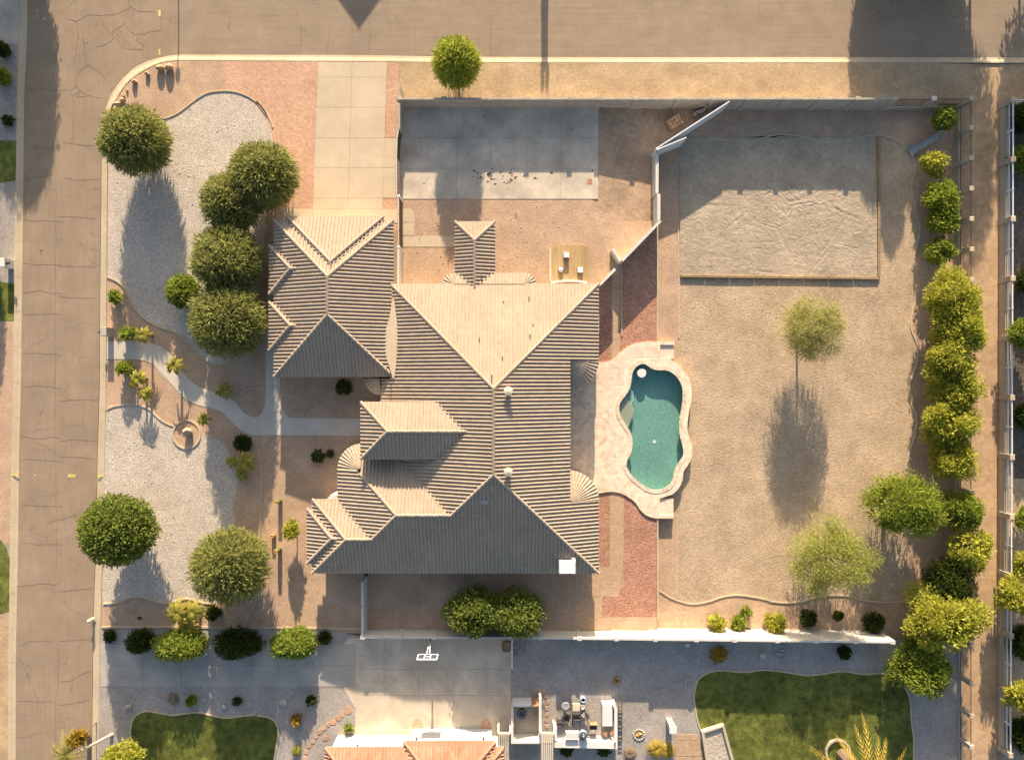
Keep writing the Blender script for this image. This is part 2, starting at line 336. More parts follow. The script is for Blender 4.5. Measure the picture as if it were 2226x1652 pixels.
# ------------------------------------------------------------------ ground, roads, kerbs
EZ = -0.45                                   # level of the east yard, below the house pad
hx0, hy0 = Wp((1285, 222)); hx1, hy1 = Wp((2103, 1392)); B = 400
g = MB(); xs = [-B, hx0, hx1, B]; ys = [B, hy0, hy1, -B]
for i in range(3):
    for j in range(3):
        if (i, j) != (1, 1): g.add([(xs[i], ys[j], -.2), (xs[i], ys[j + 1], -.2), (xs[i + 1], ys[j + 1], -.2), (xs[i + 1], ys[j], -.2)], [(0, 1, 2, 3)])
struct('ground', g, 'dirt')
kout = zt(0, 0, (1475, 450), (1350, 468), (1180, 520), (1050, 610), (940, 740), (880, 870), (850, 980), (838, 1260), (835, 1652)) + zt(0, 1, (825, 1000), (822, 1652)) + zt(0, 2, (805, 700), (798, 1200)) + zt(0, 3, (788, 0), (770, 500), (765, 1000), (755, 1652), (740, 2300))
kin = zt(0, 0, (1475, 505), (1350, 520), (1250, 560), (1130, 630), (1040, 710), (965, 830), (915, 930), (893, 1300), (890, 1652)) + zt(0, 1, (883, 1000), (880, 1652)) + zt(0, 2, (870, 700), (862, 1200)) + zt(0, 3, (850, 0), (838, 500), (828, 1000), (818, 1652), (803, 2300))
wl = zt(0, 0, (225, -900), (222, 0), (210, 500), (195, 800), (187, 1652)) + zt(0, 1, (180, 700), (168, 1652)) + zt(0, 2, (155, 700), (145, 1500)) + zt(0, 3, (128, 800), (125, 1652), (120, 2300))
wl_in = zt(0, 0, (170, -900), (165, 0), (150, 600), (137, 1000), (130, 1652)) + zt(0, 1, (118, 700), (110, 1652)) + zt(0, 2, (97, 700), (85, 1500)) + zt(0, 3, (72, 800), (70, 1652), (66, 2300))
ntop = -75
def joined(a, b): return poly(a + b[::-1], -.14)
struct('west_road', MB().prism(poly(wl[1:] + kout[::-1] + [(388, 118), (388, 0)], -.14), -.19, -.14), 'asphalt_w')
struct('north_road', MB().prism(poly([(60, ntop), (58, 0.5), (388, 0.5), (388, 118.5), (800, 120.5), (1100, 123.5), (2040, 124.5), (2700, 126), (2700, ntop)], -.14), -.188, -.136), 'asphalt_n')
def kerb(name, o_, i_, seg=3.0):
    root = bpy.data.objects.new(name, None); COL.objects.link(root); root['kind'] = 'structure'
    def resample(pts, n):
        P = [Vector(p) for p in poly(pts, -.05)]; L = [0]
        for a, b in zip(P, P[1:]): L.append(L[-1] + (b - a).length)
        out = []
        for k in range(n):
            t = L[-1] * k / (n - 1); j = max(i for i in range(len(L)) if L[i] <= t + 1e-9); j = min(j, len(P) - 2)
            out.append(P[j].lerp(P[j + 1], (t - L[j]) / (L[j + 1] - L[j])))
        return out
    P = poly(o_); tot = sum(math.dist(a, b) for a, b in zip(P, P[1:])); ns = max(1, round(tot / seg)); sub = 6
    A, Bq = resample(smooth(o_, 6), ns * sub + 1), resample(smooth(i_, 6), ns * sub + 1)
    for s_ in range(ns):
        mb = MB(); m = []
        for k in range(sub + 1):
            a, b = A[s_ * sub + k], Bq[s_ * sub + k]
            if k == sub: a = a.lerp(A[s_ * sub + k - 1], .03); b = b.lerp(Bq[s_ * sub + k - 1], .03)
            m += [(a.x, a.y, -.2), (a.x, a.y, -.118), (*a.lerp(b, .35), -.095), (*a.lerp(b, .75), -.012), (*a.lerp(b, .97), .012), (b.x, b.y, .0), (b.x, b.y, -.2)]
        f = [(k * 7 + j, k * 7 + 7 + j, k * 7 + 8 + j, k * 7 + 1 + j) for k in range(sub) for j in range(6)] + [tuple(range(7)), tuple(sub * 7 + j for j in range(6, -1, -1))]
        mb.add(m, f); part(root, 'kerb_segment', mb, 'kerb')
kerb('corner_kerb', kout, kin)
kerb('north_kerb', [(387, 118.2), (800, 120), (1100, 123.3), (2030, 124), (2300, 125)], [(387, 132.6), (800, 135), (1100, 137.3), (2030, 137.6), (2300, 138.5)])
kerb('west_kerb', wl, wl_in)
kerb('far_kerb', [(2400, ntop + 1), (700, ntop + 1), (60, ntop)], [(2400, ntop - 13), (700, ntop - 13), (60, ntop - 14)])
# yards at house level
fr_in = kin[::-1]
sheet('front_yard', [(2040, 137.5), (1100, 137), (800, 134.8), (388, 132.4)] + kin[:] + [(300, 1822), (300, 1376), (1286, 1376), (1286, 232), (2040, 232)], 0.0, 'granite_pink')
sheet('west_verge', wl_in + [(-300, 1700), (-300, -300)], -.004, 'gravel_neigh')
sheet('roadside_strip', [(866, 137.3), (1100, 137.5), (2030, 138), (2120, 140), (2110, 226), (866, 226)], .006, 'strip_dirt')
sheet('gravel_bed', smooth(zt(0, 0, (880, 1060), (1340, 990), (1500, 920), (1590, 850), (1680, 790), (1760, 762), (1880, 755), (1980, 770), (2080, 815), (2160, 880), (2224, 980)) + zt(1, 0, (120, 910), (170, 990), (200, 1100)) + [(597, 330), (585, 430), (570, 560), (560, 640), (540, 720)] + zt(0, 1, (1980, 1350), (1925, 1440), (1840, 1490), (1760, 1485), (1680, 1440), (1600, 1360), (1530, 1290), (1450, 1225), (1350, 1195), (1250, 1150), (1160, 1080), (1100, 1000), (1060, 920), (1020, 850), (960, 800), (893, 772)) + [(235, 500), (236, 330)], 3, True), .008, 'gravel_grey')
gb2 = zt(0, 2, (884, 340), (960, 310), (1100, 298), (1170, 310), (1240, 340), (1300, 400), (1370, 450), (1440, 478), (1560, 560), (1680, 555), (1800, 590), (1890, 680), (1940, 800), (1965, 920), (1950, 1050), (1930, 1150), (1945, 1260), (1965, 1400)) + zt(0, 3, (1990, 60), (1900, 280), (1780, 355), (1680, 350), (1560, 318), (1470, 330), (1390, 352), (1290, 340), (1200, 308), (1110, 300), (1020, 330), (960, 350), (856, 358))
sheet('gravel_bed', gb2 + [(224, 1200), (228, 1000)], .008, 'gravel_grey', 3)
sheet('paver_apron', zt(0, 0, (1850, 518), (2224, 518)) + [(691, 137), (681, 460), (600, 468), (597, 340), (590, 290), (575, 255)] + zt(0, 0, (2080, 812), (1980, 768), (1880, 752)), .012, 'paver_salmon')
sheet('paver_strip', zt(1, 0, (1142, 525), (1235, 525), (1222, 800), (1205, 1140), (1124, 1140)), .012, 'paver_salmon')
sheet('north_court', [(868, 225), (1286, 225), (1286, 640), (868, 640)], .004, 'granite_pink')
# east court that slopes down to the lower yard
def ramp(name, pts, zs, material):
    v = [(*Wp(p, z), z) for p, z in zip(pts, zs)]
    return struct(name, MB().add(v, [tuple(range(len(v)))]), material)
ramp('sloping_court', [(1285, 640), (1285, 220), (1432, 220), (1432, 486), (1340, 590), (1310, 640)][::-1], [.0, 0, -.32, -.32, -.05, 0][::-1], 'court_dirt')
NOTCH = zt(2, 1, (1340, 1400), (1430, 1480), (1490, 1560)) + zt(2, 2, (1530, 30), (1565, 150), (1562, 280), (1540, 380), (1533, 480), (1545, 560), (1568, 640), (1568, 720), (1535, 800), (1500, 860), (1488, 930), (1450, 1005), (1390, 1040))
sheet('east_yard', [(1426, 212), (2104, 212), (2104, 1400), (1426, 1400), (1426, 1078)] + NOTCH[::-1] + [(1426, 768)], EZ, 'granite_pink')
sheet('gravel_lawn', smooth([(1476, 300), (1560, 303), (1650, 305)] + zt(3, 0, (0, 1170), (120, 1130), (250, 1120), (400, 1140), (540, 1175), (640, 1185), (760, 1165), (900, 1135), (1010, 1125), (1120, 1145), (1200, 1195), (1300, 1300), (1320, 1400), (1290, 1530)) + zt(3, 1, (1290, 60), (1330, 240), (1365, 370), (1320, 560), (1310, 680), (1350, 800), (1340, 920), (1290, 1080), (1290, 1200), (1340, 1330), (1345, 1450), (1300, 1590)) + zt(3, 2, (1275, 150), (1290, 300), (1335, 400), (1320, 560), (1270, 700), (1250, 830), (1200, 900), (1130, 980), (1150, 1150), (1290, 1350), (1285, 1500)) + zt(3, 3, (1290, 60), (1310, 180), (1370, 250), (1260, 330), (1080, 345), (900, 330), (780, 295), (640, 285), (520, 300), (400, 335), (260, 350), (120, 330), (0, 310)) + zt(2, 3, (2224, 325), (2100, 300), (1970, 285), (1850, 300), (1730, 340), (1600, 358), (1480, 330)) + [(1472, 1200), (1472, 1100)] + NOTCH[1:-1][::-1] + [(1474, 770), (1475, 500)], 2, True), EZ + .006, 'gravel_brown')
from mathutils import noise as mnoise
(ax0, ay0), (ax1, ay1) = Wp((1478, 300), EZ), Wp((1907, 602), EZ); NX, NY = 210, 150; av = []; tr_ = random.Random(21); tracks = []
for k in range(80):
    cx_ = tr_.uniform(ax0 + 1, ax1 - 1) if k % 2 else tr_.gauss(ax0 + (ax1 - ax0) * .62, 1.8); cy_ = tr_.gauss(ay0 * .55 + ay1 * .45, 2.6); a = tr_.choice((.8, 2.2, .2, 2.8)) + tr_.gauss(0, .25); tracks.append((cx_, cy_, math.cos(a), math.sin(a), tr_.uniform(.3, 1.9), tr_.uniform(.09, .2), tr_.uniform(.004, .013)))
for j in range(NY + 1):
    for i in range(NX + 1):
        x, y = ax0 + (ax1 - ax0) * i / NX, ay0 + (ay1 - ay0) * j / NY
        z = .03 * mnoise.noise((x * .5, y * .5, 1)) + .013 * mnoise.noise((x * 1.7, y * 2.6, 4)) + .012 * mnoise.noise((x * 3.9, y * 5.5, 9))
        for cx_, cy_, ca, sa, hl, w_, d_ in tracks:
            dx, dy = x - cx_, y - cy_; u = dx * ca + dy * sa
            if abs(u) < hl:
                q = (-dx * sa + dy * ca) / w_
                if abs(q) < 2.5: z += d_ * (-math.exp(-q * q * 2) + .55 * math.exp(-(abs(q) - 1.3) ** 2 * 4)) * (1 - (u / hl) ** 4)
        av.append((x, y, EZ + .05 + z))
struct('arena', MB().add(av, [(j * (NX + 1) + i, (j + 1) * (NX + 1) + i, (j + 1) * (NX + 1) + i + 1, j * (NX + 1) + i + 1) for j in range(NY) for i in range(NX)]), 'arena_sand')
sheet('side_yard', [(1286, 480), (1428, 480), (1428, 755), (1385, 760), (1340, 800), (1286, 800)], .0, 'granite_pink')
sheet('side_yard', [(1286, 1060), (1360, 1060), (1400, 1100), (1428, 1110), (1428, 1394), (1286, 1394)], .0, 'granite_pink')
sheet('red_rock_bed', [(1300, 618), (1356, 566), (1427, 492), (1427, 745), (1400, 748), (1350, 790), (1300, 800)], .006, 'red_rock')
sheet('red_rock_bed', zt(2, 2, (790, 1030), (920, 1015), (1080, 1060), (1250, 1210), (1308, 1240)) + zt(2, 3, (1308, 465), (850, 465), (855, 300), (740, 295), (740, 60), (790, 0)), .006, 'red_rock')
sheet('paver_path', zt(2, 1, (935, 600), (1005, 640), (1005, 1250), (1000, 1420), (930, 1470)), .014, 'paver_tan')
sheet('paver_path', zt(2, 2, (918, 1000), (1034, 1000), (1028, 1652)) + zt(2, 3, (1025, 150), (990, 300), (740, 292), (420, 250), (420, 110), (820, 110), (820, 50), (918, 50)), .014, 'paver_tan')
sheet('paver_path', zt(2, 3, (600, 290), (858, 300), (842, 575), (600, 575)), .018, 'paver_tan')
sheet('paver_path', zt(2, 1, (790, 600), (925, 600), (925, 760), (830, 800), (790, 760)), .014, 'paver_tan')
struct('retaining_edge', MB().strip(poly([(1429, 482), (1429.5, 742)]), .12, EZ, .06), 'kerb')
struct('retaining_edge', MB().strip(poly([(1429.5, 1126), (1430, 1345)]), .12, EZ, .06), 'kerb')
struct('yard_edging', MB().strip(poly([(1474.5, 486), (1475, 735)], EZ), .10, EZ - .05, EZ + .07), 'kerb')
struct('yard_edging', MB().strip(poly([(1471, 1120), (1471, 1300)], EZ), .10, EZ - .05, EZ + .07), 'kerb')
# south neighbour
sheet('neighbour_yard', [(216, 1366), (700, 1366), (788, 1384), (1110, 1388), (1286, 1388), (1286, 1384), (2092, 1393), (2092, 2150), (205, 2150)], .008, 'gravel_neigh')
sheet('far_yards', [(-300, -800), (2700, -800), (2700, ntop - 12), (-300, ntop - 12)], -.002, 'granite_pink')
sheet('alley', [(2088, 226), (2120, 140), (2300, 140), (2300, 1800), (2090, 1800)], -.10, 'alley_dirt')
sheet('east_neighbour_yard', [(2178, 215), (2600, 215), (2600, 1800), (2170, 1800)], -.06, 'gravel_brown')
sheet('painted_shade_bed', [(2196, 222), (2600, 222), (2600, 1040), (2205, 1040), (2198, 700)], -.05, 'shade_and_litter')  # dark colour stands in for the shade over the east neighbour's ground
lawn1 = zt(0, 3, (1080, 1800), (1080, 1500), (1085, 1380), (1110, 1300), (1170, 1255), (1230, 1245), (1330, 1262), (1430, 1278), (1530, 1265), (1640, 1255), (1750, 1280), (1880, 1300), (2000, 1285), (2120, 1275)) + zt(1, 3, (60, 1280), (170, 1300), (225, 1350), (238, 1420), (230, 1500), (205, 1652), (190, 1800))
sheet('front_lawn', smooth(lawn1, 4), .02, 'grass')
lawn2 = zt(2, 3, (1700, 1800), (1670, 1400), (1645, 1330), (1625, 1220), (1615, 1120), (1640, 1000), (1690, 950), (1750, 920), (1850, 908), (1960, 920), (2060, 920), (2150, 905)) + zt(3, 3, (100, 905), (200, 915), (300, 930), (420, 948), (540, 940), (640, 922), (740, 915), (840, 932), (920, 940), (1030, 932), (1110, 945), (1180, 990), (1240, 1060), (1275, 1130), (1285, 1220), (1290, 1330), (1305, 1430), (1310, 1520), (1305, 1800))
sheet('back_lawn', smooth(lawn2, 4), .02, 'grass')
sheet('verge_bed', [(-120, 699), (31, 699), (29, 900), (24, 1060), (21.5, 1180), (14, 1185), (-120, 1110)], .004, 'granite_pink')
sheet('verge_bed', [(-120, 1346), (0, 1338), (19, 1325), (18, 1480), (17, 1690), (-120, 1690)], .004, 'strip_dirt')
for pts in ([(-60, 306), (35.5, 306), (34, 392), (0, 398), (-60, 402)], [(-60, 606), (0, 612), (31, 618), (30.5, 698), (-60, 698)], [(-60, 1120), (0, 1172), (14, 1190), (21, 1215), (20, 1330), (-60, 1345)]):
    sheet('roadside_lawn', pts, .012, 'grass')
sheet('west_driveway', [(-80, -60), (42, -60), (40, 96), (-80, 96)], .012, 'concrete_grey')
# grass blades on the lawns (uncountable)
def grass(name, pg, z, n):
    P = poly(pg, z); xs_ = [p[0] for p in P]; ys_ = [p[1] for p in P]; v = []; f = []; r = random.Random(3)
    while n:
        x, y = r.uniform(min(xs_), max(xs_)), r.uniform(min(ys_), max(ys_))
        n -= 1
        if not inside((x, y), P): continue
        a = r.uniform(0, 6.28); w = .03; h = r.uniform(.015, .035); b = len(v)
        v += [(x - w * math.cos(a), y - w * math.sin(a), z), (x + w * math.cos(a), y + w * math.sin(a), z), (x + r.gauss(0, .03), y + r.gauss(0, .03), z + h)]; f.append((b, b + 1, b + 2))
    o = part(None, name, MB().add(v, f), 'grass'); return tag(o, 'short mown green grass blades covering the lawn', 'grass', None, 'stuff')
grass('lawn_grass', [(p[0], min(p[1], 1665)) for p in smooth(lawn1, 3)], .02, 16000)
grass('lawn_grass', [(p[0], min(p[1], 1665)) for p in smooth(lawn2, 3)], .02, 26000)

# concrete slabs -------------------------------------------------------
def slabs(name, polys, z1, material, th=.06, gap=.014):
    root = bpy.data.objects.new(name, None); COL.objects.link(root); root['kind'] = 'structure'
    for q in polys:
        P = poly(q, z1); cx = sum(p[0] for p in P) / len(P); cy = sum(p[1] for p in P) / len(P)
        Q = []
        for x, y in P:
            d = math.hypot(x - cx, y - cy); k = max(0, d - gap * 1.2) / d; Q.append((cx + (x - cx) * k, cy + (y - cy) * k))
        part(root, 'slab', MB().prism(Q, z1 - th, z1), material)
    return root
def grid(xs_, ys_): return [[(xs_[i], ys_[j]), (xs_[i + 1], ys_[j]), (xs_[i + 1], ys_[j + 1]), (xs_[i], ys_[j + 1])] for i in range(len(xs_) - 1) for j in range(len(ys_) - 1)]
dl = lambda y: 691.2 - (y - 135.5) * .0353; dm = lambda y: 765.5 - (y - 135.5) * .028; dr = lambda y: 841.6 - (y - 135.5) * .032
yy = [135.8, 168, 233.7, 300.7, 364.5, 431, 454.3]
drive = []
for i in range(6):
    a, b = yy[i], yy[i + 1]
    drive += [[(dl(a), a), (dm(a), a), (dm(b), b), (dl(b), b)], [(dm(a), a), (dr(a), a), (dr(b), b), (dm(b), b)]]
    if 3 <= i < 5: drive.append([(dr(a), a), (862 if i == 3 else 860, a), (860, b), (dr(b), b)])
drive += [[(598, 454.3), (680, 454.3), (680, 485), (598, 485)], [(680, 454.3), (765, 454.3), (765, 485), (680, 485)], [(765, 454.3), (865, 454.3), (865, 485), (765, 485)]]
slabs('driveway', drive, .03, 'concrete')
sheet('paver_patch', [(833, 432.5), (859, 432.5), (859, 454), (831, 454)], .012, 'paver_salmon')
slabs('parking_pad', grid([873, 915, 992.7, 1066, 1145, 1218.5, 1301], [226, 300, 366.5, 433]), .03, 'concrete_old')
slabs('court_walk', [zt(1, 1, (1255, 205), (1340, 205), (1368, 235), (1368, 318), (1255, 318)), zt(1, 1, (1255, 318), (1368, 318), (1368, 425), (1255, 425)), zt(1, 1, (1250, 428), (1408, 428), (1408, 520), (1250, 520)), zt(1, 1, (1408, 428), (1550, 428), (1550, 520), (1408, 520)), zt(1, 1, (1550, 428), (1720, 428), (1720, 520), (1550, 520))], .025, 'concrete')
walkA = zt(0, 1, (884, 1300), (1140, 1300), (1250, 1315), (1330, 1345), (1400, 1400), (1470, 1480), (1540, 1580)) + zt(0, 2, (1490, 0), (1560, 90), (1640, 150), (1740, 190), (1830, 210), (1900, 240), (1950, 280)) + zt(0, 2, (2010, 360), (2060, 395), (2120, 405), (2170, 370), (2195, 300), (2200, 160), (2203, 0)) + zt(0, 1, (2200, 1400)) + [(582, 620), (597, 620), (602, 822)]
walkB = zt(1, 2, (250, 80), (245, 250), (265, 320), (300, 380), (330, 408), (920, 415), (920, 555), (0, 552)) + zt(0, 2, (2060, 550), (1990, 510), (1930, 455), (1880, 400), (1830, 355), (1760, 330), (1640, 305), (1560, 270), (1480, 200), (1400, 110), (1310, 0)) + zt(0, 1, (1390, 1640), (1330, 1570), (1270, 1490), (1200, 1460), (1100, 1448), (884, 1448))
struct('front_walk', MB().prism(poly(walkA + walkB, .025), -.04, .025), 'walk')
slabs('neighbour_driveway', grid([219, 311, 394, 469, 545, 605, 696, 772], [1400, 1446, 1492]), .03, 'concrete_grey')
slabs('neighbour_court', grid([772, 835, 910, 985, 1058, 1110.5], [1386, 1454, 1511, 1596]) + [[(730, 1400), (748, 1399), (758, 1386), (772, 1386), (772, 1400)], [(745, 1492), (772, 1492), (772, 1540)]], .034, 'concrete_old')
st_ = MB(); r_ = random.Random(8)
for k in range(46):
    q = (r_.gauss(1092, 34), r_.gauss(388, 9)) if k < 34 else (r_.uniform(890, 1290), r_.uniform(250, 425)); c = Wp(q, .03); w_ = r_.uniform(.05, .17) * (1 if k < 34 else .8)
    st_.prism([(c[0] + w_ * math.cos(a) * r_.uniform(.5, 1.2), c[1] + w_ * .7 * math.sin(a) * r_.uniform(.5, 1.2)) for a in np.linspace(0, 6.28, 9, endpoint=False)], .028, .0335)
tag(part(None, 'oil_stains', st_, 'stain'), 'dark oil spots spattered over the parking pad', 'stains', None, 'stuff')
struct('path_edging', MB().strip(poly(zt(2, 1, (1013, 655), (1016, 1255))), .10, -.02, .10), 'kerb')
# edgings
def edging(pts, z=0.0, w=.11, h=.07, sm=4):
    struct('bed_edging', MB().strip(poly(smooth(pts, sm), z), w, z - .03, z + h), 'kerb')
edging(zt(0, 0, (1340, 990), (1420, 965), (1500, 920), (1590, 850), (1680, 790), (1760, 762), (1880, 755), (1980, 770), (2080, 815), (2160, 880), (2210, 960)) + zt(1, 0, (60, 840), (120, 910), (170, 990), (195, 1060)))
edging(zt(0, 1, (890, 770), (960, 800), (1020, 850), (1060, 920), (1100, 1000), (1160, 1080), (1250, 1150), (1350, 1195), (1450, 1225), (1530, 1290), (1600, 1360), (1680, 1440), (1760, 1485), (1840, 1490), (1925, 1440)))
edging(zt(0, 2, (884, 340), (960, 310), (1100, 298), (1170, 310), (1240, 340), (1300, 400), (1370, 450), (1440, 478)))
edging(zt(0, 3, (856, 358), (960, 350), (1020, 330), (1110, 300), (1200, 308), (1290, 340), (1390, 352), (1470, 330), (1560, 318), (1680, 350), (1780, 355)))
edging(zt(0, 2, (2085, 555), (2120, 640), (2150, 740), (2168, 880), (2168, 1000), (2160, 1200), (2150, 1390)) + zt(0, 3, (2120, 300), (2070, 420), (2025, 545)))
edging(zt(0, 2, (1950, 280), (1990, 220), (2060, 170), (2130, 155), (2200, 160)))
cc = zt(0, 2, (1546, 545))[0]
struct('bed_ring', MB().strip(poly([(cc[0] + 29.5 * math.cos(t), cc[1] + 30.5 * math.sin(t)) for t in np.linspace(0, 2 * math.pi, 40, endpoint=False)]), .14, -.02, .09, True), 'kerb')
sheet('ring_bed', [(cc[0] + 28 * math.cos(t), cc[1] + 29 * math.sin(t)) for t in np.linspace(0, 2 * math.pi, 32, endpoint=False)], .016, 'granite_pink')
struct('property_edging', MB().strip(poly([(221, 1362.5), (500, 1363), (788, 1366)]), .16, -.02, .07), 'kerb')
ey = zt(2, 0, (1735, 1140), (1900, 1170), (2070, 1175)) + zt(3, 0, (0, 1170), (120, 1130), (250, 1115), (400, 1140), (540, 1175), (640, 1185), (760, 1165), (900, 1132), (1010, 1122), (1120, 1145), (1200, 1190), (1245, 1240))
edging(ey, EZ)
edging(zt(3, 0, (1300, 1300), (1320, 1400), (1290, 1530)) + zt(3, 1, (1290, 60), (1330, 240), (1365, 370), (1340, 500), (1312, 600), (1310, 680), (1350, 800), (1340, 920), (1295, 1080), (1290, 1200), (1340, 1330), (1345, 1450), (1300, 1590)) + zt(3, 2, (1275, 150), (1290, 300), (1335, 400), (1320, 560), (1270, 700), (1250, 830)), EZ)
edging(zt(2, 3, (1330, 250), (1400, 295), (1480, 330), (1600, 358), (1730, 340), (1850, 300), (1970, 285), (2100, 300), (2224, 325)) + zt(3, 3, (120, 335), (260, 350), (400, 335), (520, 300), (640, 287), (780, 295), (900, 330), (1080, 345), (1260, 330), (1370, 250), (1310, 180), (1290, 60)), EZ)
edging(lawn1[1:], .01, .12, .06); edging(lawn2[1:], .01, .12, .06)
# timber edge of the arena
arena_t = bpy.data.objects.new('arena_border', None); COL.objects.link(arena_t); arena_t.location = (*Wp((1908, 603), EZ), EZ)
tag(arena_t, 'weathered brown timber sleepers edging the sandy arena in the back yard', 'border')
def sleepers(a, b, n):
    A, Bq = Vector(Wp(a, EZ)), Vector(Wp(b, EZ)); ang = math.atan2((Bq - A).y, (Bq - A).x); L = (Bq - A).length / n
    for i in range(n):
        c = A.lerp(Bq, (i + .5) / n)
        part(arena_t, 'sleeper', MB().bevbox(c.x, c.y, EZ - .02, EZ + .22 + random.uniform(-.015, .015), L - .03, .22, ang + random.uniform(-.006, .006), .02), 'timber')
sleepers((1478, 601), (1909, 606), 8); sleepers((1908, 297), (1909, 603), 6)
# traced cracks and marks on the roads
ck = MB(); rr = random.Random(5)
def crack(pts, w=.03, z=-.132):
    P = poly(pts, -.14); q = [P[0]]
    for a, b in zip(P, P[1:]):
        n = max(2, int(math.dist(a, b) / .35)); 
        for k in range(1, n + 1): t = k / n; q.append((a[0] + (b[0] - a[0]) * t + rr.gauss(0, .035), a[1] + (b[1] - a[1]) * t + rr.gauss(0, .035)))
    ck.strip(q, w, z - .004, z)
for c_ in [((1060, 0), (1075, 60), (960, 120), (830, 130), (720, 130), (630, 180), (650, 300), (620, 490)), ((1075, 60), (1150, 100), (1280, 100)), ((830, 130), (860, 220), (930, 290), (1040, 420)), ((930, 270), (1040, 190), (1050, 240), (1120, 290), (1200, 280), (1330, 255), (1335, 150)),
           ((940, 320), (880, 370), (800, 390)), ((960, 280), (1060, 400), (1170, 420), (1190, 380), (1130, 340), (1160, 300)), ((1000, 250), (1010, 300), (1080, 390)), ((650, 310), (700, 360), (740, 355)), ((700, 360), (715, 545), (660, 600), (625, 720), (570, 770), (610, 830), (610, 1180)), ((720, 545), (820, 590), (890, 680)),
           ((625, 710), (710, 790), (830, 820)), ((600, 800), (670, 750), (640, 800), (710, 795)), ((570, 750), (420, 745), (240, 735)), ((530, 1185), (620, 1195), (770, 1210)), ((210, 1475), (330, 1475), (430, 1445)), ((535, 1480), (640, 1495), (820, 1480)), ((270, 1235), (450, 1232)), ((560, 160), (630, 180))]:
    crack(zt(0, 0, *c_))
for y0_, r_ in ((300, 1), (275, 1), (655, 1), (680, 1), (895, 1), (930, 1), (1080, 1), (1410, 1), (160, 2), (265, 2), (570, 2), (595, 2), (760, 2), (745, 2), (1130, 2), (1450, 2)):
    x0_ = 480 if y0_ in (275, 680, 930, 265, 595, 745) else 190; crack(zt(0, r_, (x0_, y0_ + rr.uniform(-10, 10)), (x0_ + 120, y0_ + rr.uniform(-15, 15)), (x0_ + 260, y0_ + rr.uniform(-10, 20)), (x0_ + 320, y0_ + 10)), .03)
for c_ in [((140, 215), (360, 190), (480, 195)), ((490, 260), (600, 245), (770, 235)), ((140, 705), (240, 670), (430, 665)), ((490, 665), (640, 655), (750, 655)), ((490, 1010), (580, 995), (720, 920), (755, 905)), ((475, 730), (490, 800), (480, 1000), (455, 1200), (460, 1652)), ((150, 1160), (300, 1170), (430, 1155)), ((480, 1190), (600, 1185), (745, 1150))]:
    crack(zt(0, 3, *c_), .035)
for c_ in [((430, 160), (425, 440)), ((240, 170), (240, 250)), ((650, 160), (660, 260), (640, 440)), ((845, 170), (845, 250)), ((990, 180), (1000, 320), (985, 440)), ((1370, 200), (1375, 440)), ((2000, 170), (1995, 450)), ((1095, 0), (1110, 70), (1140, 110))]:
    crack(zt(1, 0, *c_), .03, -.128)
for r_, a, b in ((1, 462, 455), (2, 455, 470)):
    crack(zt(0, r_, (a, 0), (b, 1652)), .025)
tag(part(None, 'road_cracks', ck, 'crack'), 'thin dark cracks running over the tan street', 'cracks', None, 'stuff')
ym = []
for c_, r_, x, y, w, h, lb in ((0, 0, 1320, 113, 22, 60, 'yellow survey mark on the street farthest from the corner kerb'), (0, 0, 1320, 432, 16, 60, 'yellow survey mark on the street touching the rounded corner kerb'), (0, 2, 592, 888, 70, 30, 'ragged yellow survey mark in the middle of the west street'), (0, 2, 288, 884, 14, 12, 'tiny yellow survey dot on the west street')):
    c = Wp(zt(c_, r_, (x, y))[0], -.13); q = rr
    pg = [(c[0] + dx * w / 3.808 / S / 2, c[1] + dy * h / 3.808 / S / 2) for dx, dy in ((-1, -.8), (-.3, -1), (.5, -.9), (1, -.7), (.9, .1), (1, .9), (0, .8), (-.5, 1), (-.95, .7), (-.8, 0))]
    solo('survey_mark', MB().prism(pg, -.134, -.126), 'yellow_mark', lb, 'road mark', 'yellow survey marks on the street')
for p, lb in (((219, 1034), 'yellow paint stripe across the kerb beside the grey front gravel'), ((32.5, 1032), 'yellow paint stripe across the kerb on the far side of the west street')):
    c = Wp(p); solo('kerb_mark', MB().box(c[0], c[1], .013, .017, .58, .20), 'yellow_mark', lb, 'road mark', 'yellow stripes on the kerbs')
c = Wp((87, 546)); solo('street_cut_mark', MB().box(c[0], c[1] + .1, -.135, -.128, .36, .07).box(c[0], c[1] - .1, -.135, -.128, .07, .36), 'crack', 'small dark T shaped mark cut in the west street', 'road mark')

# ------------------------------------------------------------------ house with tiled hip roofs (plan offsets u right, v down)
PITCH = 0.4167; TW, TL = .293, .385
TPROF = [(0, .0), (.018, .058), (.05, .096), (.09, .104), (.13, .086), (.16, .008), (.225, -.006), (.293, .0)]
def tile_template():
    v = []; f = []; n = len(TPROF)
    for d, off in ((0.0, .004), (TL + .03, .034)):
        for u, h in TPROF: v.append((u, d, h + off))
    for u, h in TPROF: v.append((u, TL + .03, min(h, .0) - .012))
    for r_ in range(2): f += [(r_ * n + i, r_ * n + i + 1, r_ * n + n + i + 1, r_ * n + n + i) for i in range(n - 1)]
    return np.array(v), f
TV, TF = tile_template()
FACES = []
def clip(pg, a, b, c):
    out = []
    for i in range(len(pg)):
        p, q = pg[i], pg[(i + 1) % len(pg)]; dp = a * p[0] + b * p[1] - c; dq = a * q[0] + b * q[1] - c
        if dp <= 0: out.append(p)
        if dp * dq < 0: t = dp / (dp - dq); out.append((p[0] + (q[0] - p[0]) * t, p[1] + (q[1] - p[1]) * t))
    return out
DIRS = {'N': (0, 1), 'S': (0, -1), 'W': (-1, 0), 'E': (1, 0)}
